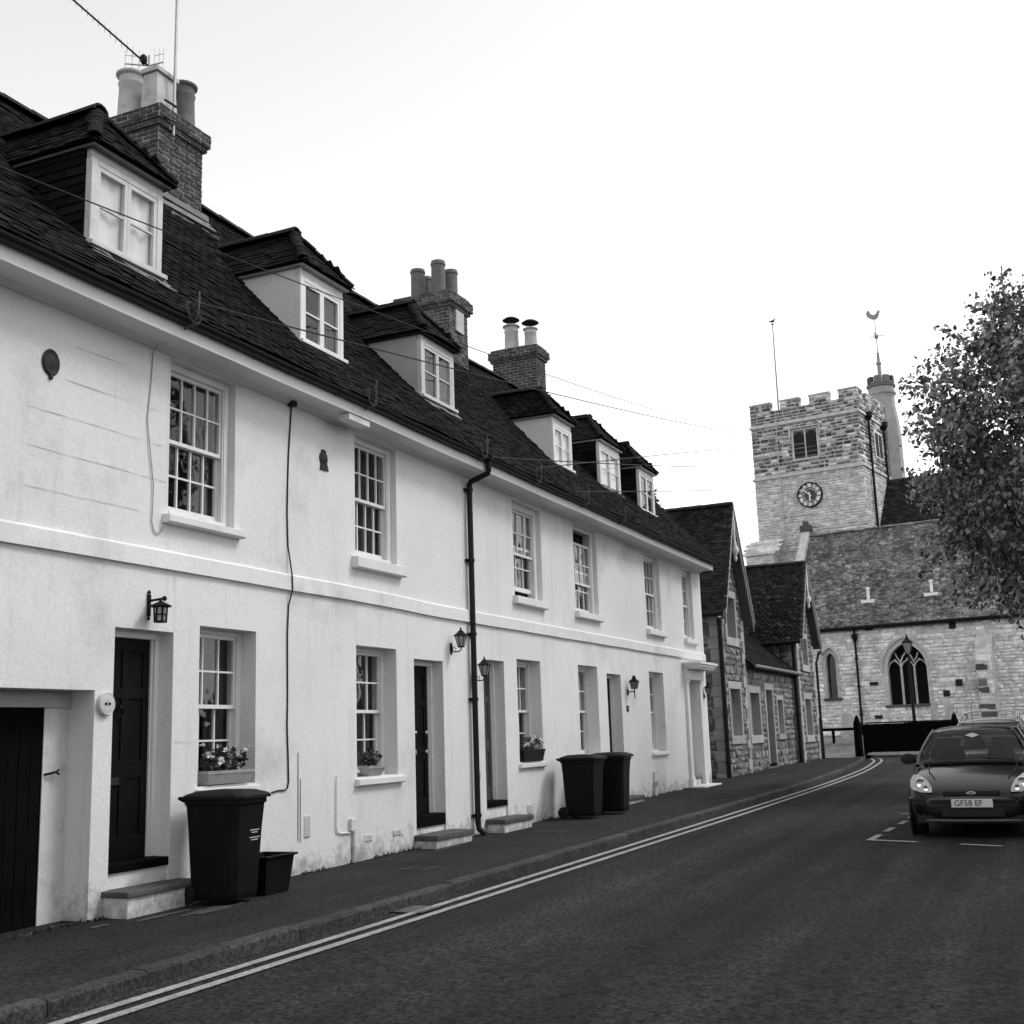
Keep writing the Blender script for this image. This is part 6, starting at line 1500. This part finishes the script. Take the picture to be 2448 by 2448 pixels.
# ------------------------------------------------------------------ trees
def branch(mb, p, d, L, r, depth, tips, rs):
    pts = [Vector(p)]; q = Vector(p); dd = Vector(d).normalized(); n = 4
    for i in range(n):
        dd = (dd+Vector((rs.uniform(-.18,.18), rs.uniform(-.18,.18), rs.uniform(-.05,.15)))).normalized(); q = q+dd*(L/n); pts.append(q.copy())
    mb.tube(pts, [r*(1-.6*i/n) for i in range(n+1)], 7 if depth > 1 else 5, False)
    if depth == 0: tips.append(q.copy()); return
    for k in range(rs.choice((3, 4))):
        a = rs.uniform(0, 6.28); t = rs.uniform(.35, 1.0); s = pts[0].lerp(pts[-1], t)
        nd = (dd*.75+Vector((math.cos(a), math.sin(a), rs.uniform(-.1,.5)))*.8).normalized(); branch(mb, s, nd, L*.62, r*.42, depth-1, tips, rs)
def leafy_tree(x, y, z0, label, seed=4, R=(3.5,3.4,4.6), zc=7.9, trunk=2.6, nclus=560, per=90, size=.13, shift=(0,0)):
    rs = random.Random(seed); t = thing('leafy_tree', (x, y, z0), label, 'tree', 'leafy street trees')
    mb = MB(); tips = []
    mb.tube([(x,y,z0-.2),(x+.03,y,z0+.4),(x,y+.05,z0+trunk),(x-.05,y+.1,z0+trunk+2.0),(x,y+.1,zc+1.5)], [.26,.20,.17,.13,.06], 10, False)
    for k in range(12):
        a = k*2.4; z = z0+trunk+.3+k*.36; branch(mb, (x, y+.05, z), (math.cos(a), math.sin(a), .45), R[0]*.62*(1-.03*k), .075, 2, tips, rs)
    mb.build('trunk', 'bark', t, smooth=True)
    r = np.random.RandomState(seed); C = []; T = []
    while len(C) < nclus:
        d = r.normal(size=3); d /= np.linalg.norm(d); rad = .30+.70*r.rand()**.5
        lump = 1+.26*mnoise.noise(Vector(tuple(d*2.0+seed)))+.16*mnoise.noise(Vector(tuple(d*4.6+seed)))
        if mnoise.noise(Vector(tuple(d*3.1*rad+seed*2.7))) < -.16: continue       # holes in the crown
        if d[2] < -.6 and r.rand() < .4: continue
        tap = 1-.34*max(0, d[2]*rad)**1.1; p = np.array([x+shift[0], y+shift[1], zc])+d*rad*lump*np.array(R)*np.array([tap,tap,1])
        t_ = d*.8+r.normal(size=3)*.55+np.array([0,0,.05 if r.rand() < .5 else -.5]); C.append(p); T.append(t_/np.linalg.norm(t_))
    C = np.array(C); T = np.array(T); n = len(C)*per; Ls = .55+.75*r.rand(len(C))
    tw = MB()
    for c_, t_, l_ in zip(C, T, Ls): tw.tube([c_-t_*l_*.6, c_, c_+t_*l_*.5-np.array([0,0,.08])], [.016,.010,.004], 3, False)
    tw.build('twigs', 'bark', t)['kind'] = 'stuff'
    idx = np.repeat(np.arange(len(C)), per); u_ = r.rand(n)*1.15-.55; wd = (.10+.26*r.rand(len(C)))[idx]*(1.05-.75*np.abs(u_))
    p = C[idx]+T[idx]*(u_*Ls[idx])[:,None]+r.normal(size=(n,3))*wd[:,None]*np.array([1,1,.75])
    a = r.normal(size=(n,3))*.8+T[idx]*.5; a[:,2] -= .7; a /= np.linalg.norm(a, axis=1)[:,None]
    nr = r.normal(size=(n,3))+np.array([0,0,.8]); b = np.cross(nr, a); b /= np.linalg.norm(b, axis=1)[:,None]
    s = size*(.45+.9*r.rand(n))[:,None]; a *= s; b *= s*.85; up = np.cross(a, b)/s
    V = np.stack([p-a*.5, p+b*.42+up*.16-a*.12, p+b*.30+up*.12+a*.25, p+a*.6, p-b*.30+up*.12+a*.25, p-b*.42+up*.16-a*.12], 1).reshape(-1,3)
    q = np.arange(n)[:,None]*6; F = np.concatenate([q+np.array([0,1,2,3]), q+np.array([0,3,4,5])], 0)
    raw_mesh('crown', V, F, 'leaf', t); return t
leafy_tree(30.0, -1.1, gz(30), 'tall leafy tree at the right edge, in front of the church roof', 4, (3.6,3.5,4.05), 7.7)
leafy_tree(22.0, -6.5, gz(22), 'leafy tree across the street, mirrored in the upper sash windows', 9, (4.2,4.2,5.2), 7.6, 2.2, 330, 60, .2)
def copy_tree(src, loc, rz, label):
    o = src.copy(); col.objects.link(o); o.location = loc; o.rotation_euler = (0,0,rz); o['label'] = label
    for ch in list(src.children): c = ch.copy(); col.objects.link(c); c.parent = o
_t = next(o for o in bpy.data.objects if o.name.startswith('leafy_tree') and 'mirrored' in o['label'])
copy_tree(_t, (-3.5, -7.0, 0), 1.0, 'unseen tree added behind the viewpoint to darken the reveals')  # added out of view, keeps sky light off the reveals
copy_tree(_t, (7.0, -11.5, 0), 2.1, 'unseen tree added opposite the nearest house to block low sky light')  # added out of view to cut low sky light from across the street
copy_tree(_t, (-11, -5.0, 0), 3.3, 'unseen tree added farther back behind the viewpoint to block sky light')  # unseen, added to block more sky behind the camera
# unseen hedge along the far pavement, added to darken the ground-floor window reflections
hg = thing('added_hedge', (25, -5.0, 0), 'tall clipped hedge across the street, mirrored dark in the ground-floor windows', 'hedge')
MB().box(3, 50, -5.4, -4.6, 0, 2.5).build('hedge_core', 'conifer', hg)
rg = np.random.RandomState(31); n = 9000; sd_ = rg.rand(n); px = 3+47*rg.rand(n); top = sd_ < .25
pz = np.where(top, 2.5+.12*rg.normal(size=n), 2.6*rg.rand(n)); py = np.where(top, -5.4+.8*rg.rand(n), -4.55+.08*rg.normal(size=n))
a = rg.normal(size=(n,3))*.1; b = rg.normal(size=(n,3))*.08; p = np.stack([px, py, pz], 1)
raw_mesh('foliage', np.stack([p-a, p-b, p+a, p+b], 1).reshape(-1,3), np.arange(4*n).reshape(n,4), 'leaf_dark', hg)
# conifer behind the terrace
cf = thing('conifer', (45, 13.9, .3), 'dark conifer rising behind the last dormer and the stone cottages', 'tree')
MB().tube([(45,13.9,.3),(45,13.9,11.0)], [.28,.04], 8).build('trunk', 'bark', cf)
r = np.random.RandomState(2); n = 9000; h = r.rand(n)**.8*8; zc = 3.2+h; rad = (1.75*(1-(h/8.05))**.8+.10)*(.35+.65*np.sqrt(r.rand(n))); th = r.rand(n)*6.283
lump = 1+.35*np.sin(th*5+h*4)+.2*np.sin(th*9-h*7)
p = np.stack([45+rad*lump*np.cos(th), 13.9+rad*lump*np.sin(th), zc+.25*r.normal(size=n)-rad*.25], 1)
a = np.stack([np.cos(th), np.sin(th), -.2+.5*r.normal(size=n)], 1)*(.12+.16*r.rand(n))[:,None]; b = np.cross(a, r.normal(size=(n,3))); b /= np.linalg.norm(b, axis=1)[:,None]; b *= .045
V = np.stack([p-a*.5, p+b, p+a*.5, p-b], 1).reshape(-1,3); raw_mesh('crown', V, np.arange(4*n).reshape(n,4), 'conifer', cf)

# ------------------------------------------------------------------ overhead wires, aerials
tp = thing('telegraph_pole', (80, 12.65, .4), 'telegraph pole standing behind the church tower, gathering the phone wires', 'pole')
MB().tube([(80,12.65,.2),(80,12.65,21.6)], [.18,.10], 8).build('post', 'bark', tp)
def wire(A, B, sag, label, r=.010):
    A = Vector(A); B = Vector(B); P = []
    for i in range(41): t = i/40; q = A.lerp(B, t); q.z -= 4*sag*t*(1-t); P.append(q)
    o = MB().tube(P, r, 5).build('overhead_wire', 'cable_dark', smooth=True); tag(o, label, 'wire', 'phone wires from the eaves towards the far pole'); return o
wire((2.6,7.05,5.62), (80,12.55,21.25), 1.14, 'highest phone wire, crossing the first dormer on its way to the tower', .007)
wire((9.25,7.55,5.98), (80,12.6,20.67), .46, 'second phone wire, crossing the second and third dormers')
wire((18.28,7.6,6.0), (80,12.62,20.38), -.1, 'third phone wire, crossing the dormer with pale cheek and white blinds')
wire((16.19,7.45,5.75), (80,12.71,19.23), .3, 'fourth phone wire, low across the fifth dormer')
wire((19.18,7.6,5.75), (80,12.82,17.79), .2, 'lowest phone wire, crossing the last dormer')
# television aerials on the first chimney
ta = thing('television_aerial', (12.72, 11.30, 10.6), 'television aerial with slanting boom and rod reflectors above the first chimney', 'aerial')
MB().tube([(12.72,11.33,10.5),(12.72,11.33,11.75)], .016, 6).build('mast', 'alu', ta)
b0, b1 = Vector((12.72,11.34,11.58)), Vector((12.1,12.0,12.32))
bm_ = MB().tube([b0, b1+(b1-b0)*.25], .016, 6); bm_.build('boom', 'iron', ta)
for i in range(12):
    q = b0.lerp(b1+(b1-b0)*.25, .2+.8*i/11); L = .10-.004*i; MB().tube([q-Vector((0,0,L)), q+Vector((0,0,L))], .005, 5).build('director', 'alu', ta)
for (e, c0) in ((Vector((-.1,.36,.08)), 0), (Vector((.1,-.20,.06)), 1)):
    MB().tube([b0, b0+e], .012, 6).build('reflector_arm', 'alu', ta)
    for k in range(3): q = b0+e*(.4+.3*k); MB().tube([q-Vector((0,0,.14)), q+Vector((0,0,.24))], .005, 5).build('reflector_rod', 'alu', ta)
    MB().tube([b0+e*.4+Vector((0,0,.14)), b0+e+Vector((0,0,.14))], .005, 5).build('reflector_rod', 'alu', ta)
MB().lathe([(.03,-.07),(.055,-.03),(.055,.04),(.02,.08)], (12.68,11.40,11.68), 10).build('amplifier', 'iron', ta, smooth=True)
tm = thing('aerial_mast', (12.46, 10.6, 10.3), 'plain pale aerial pole clamped to the near corner of the first chimney', 'aerial')
MB().tube([(12.44,10.60,10.12),(12.46,10.60,12.6)], .022, 8).build('mast', 'alu', tm)
for z in (10.32, 10.58): MB().tube([(12.20,10.56,z-.03),(12.47,10.58,z)], .018, 6).build('clamp', 'iron', tm)
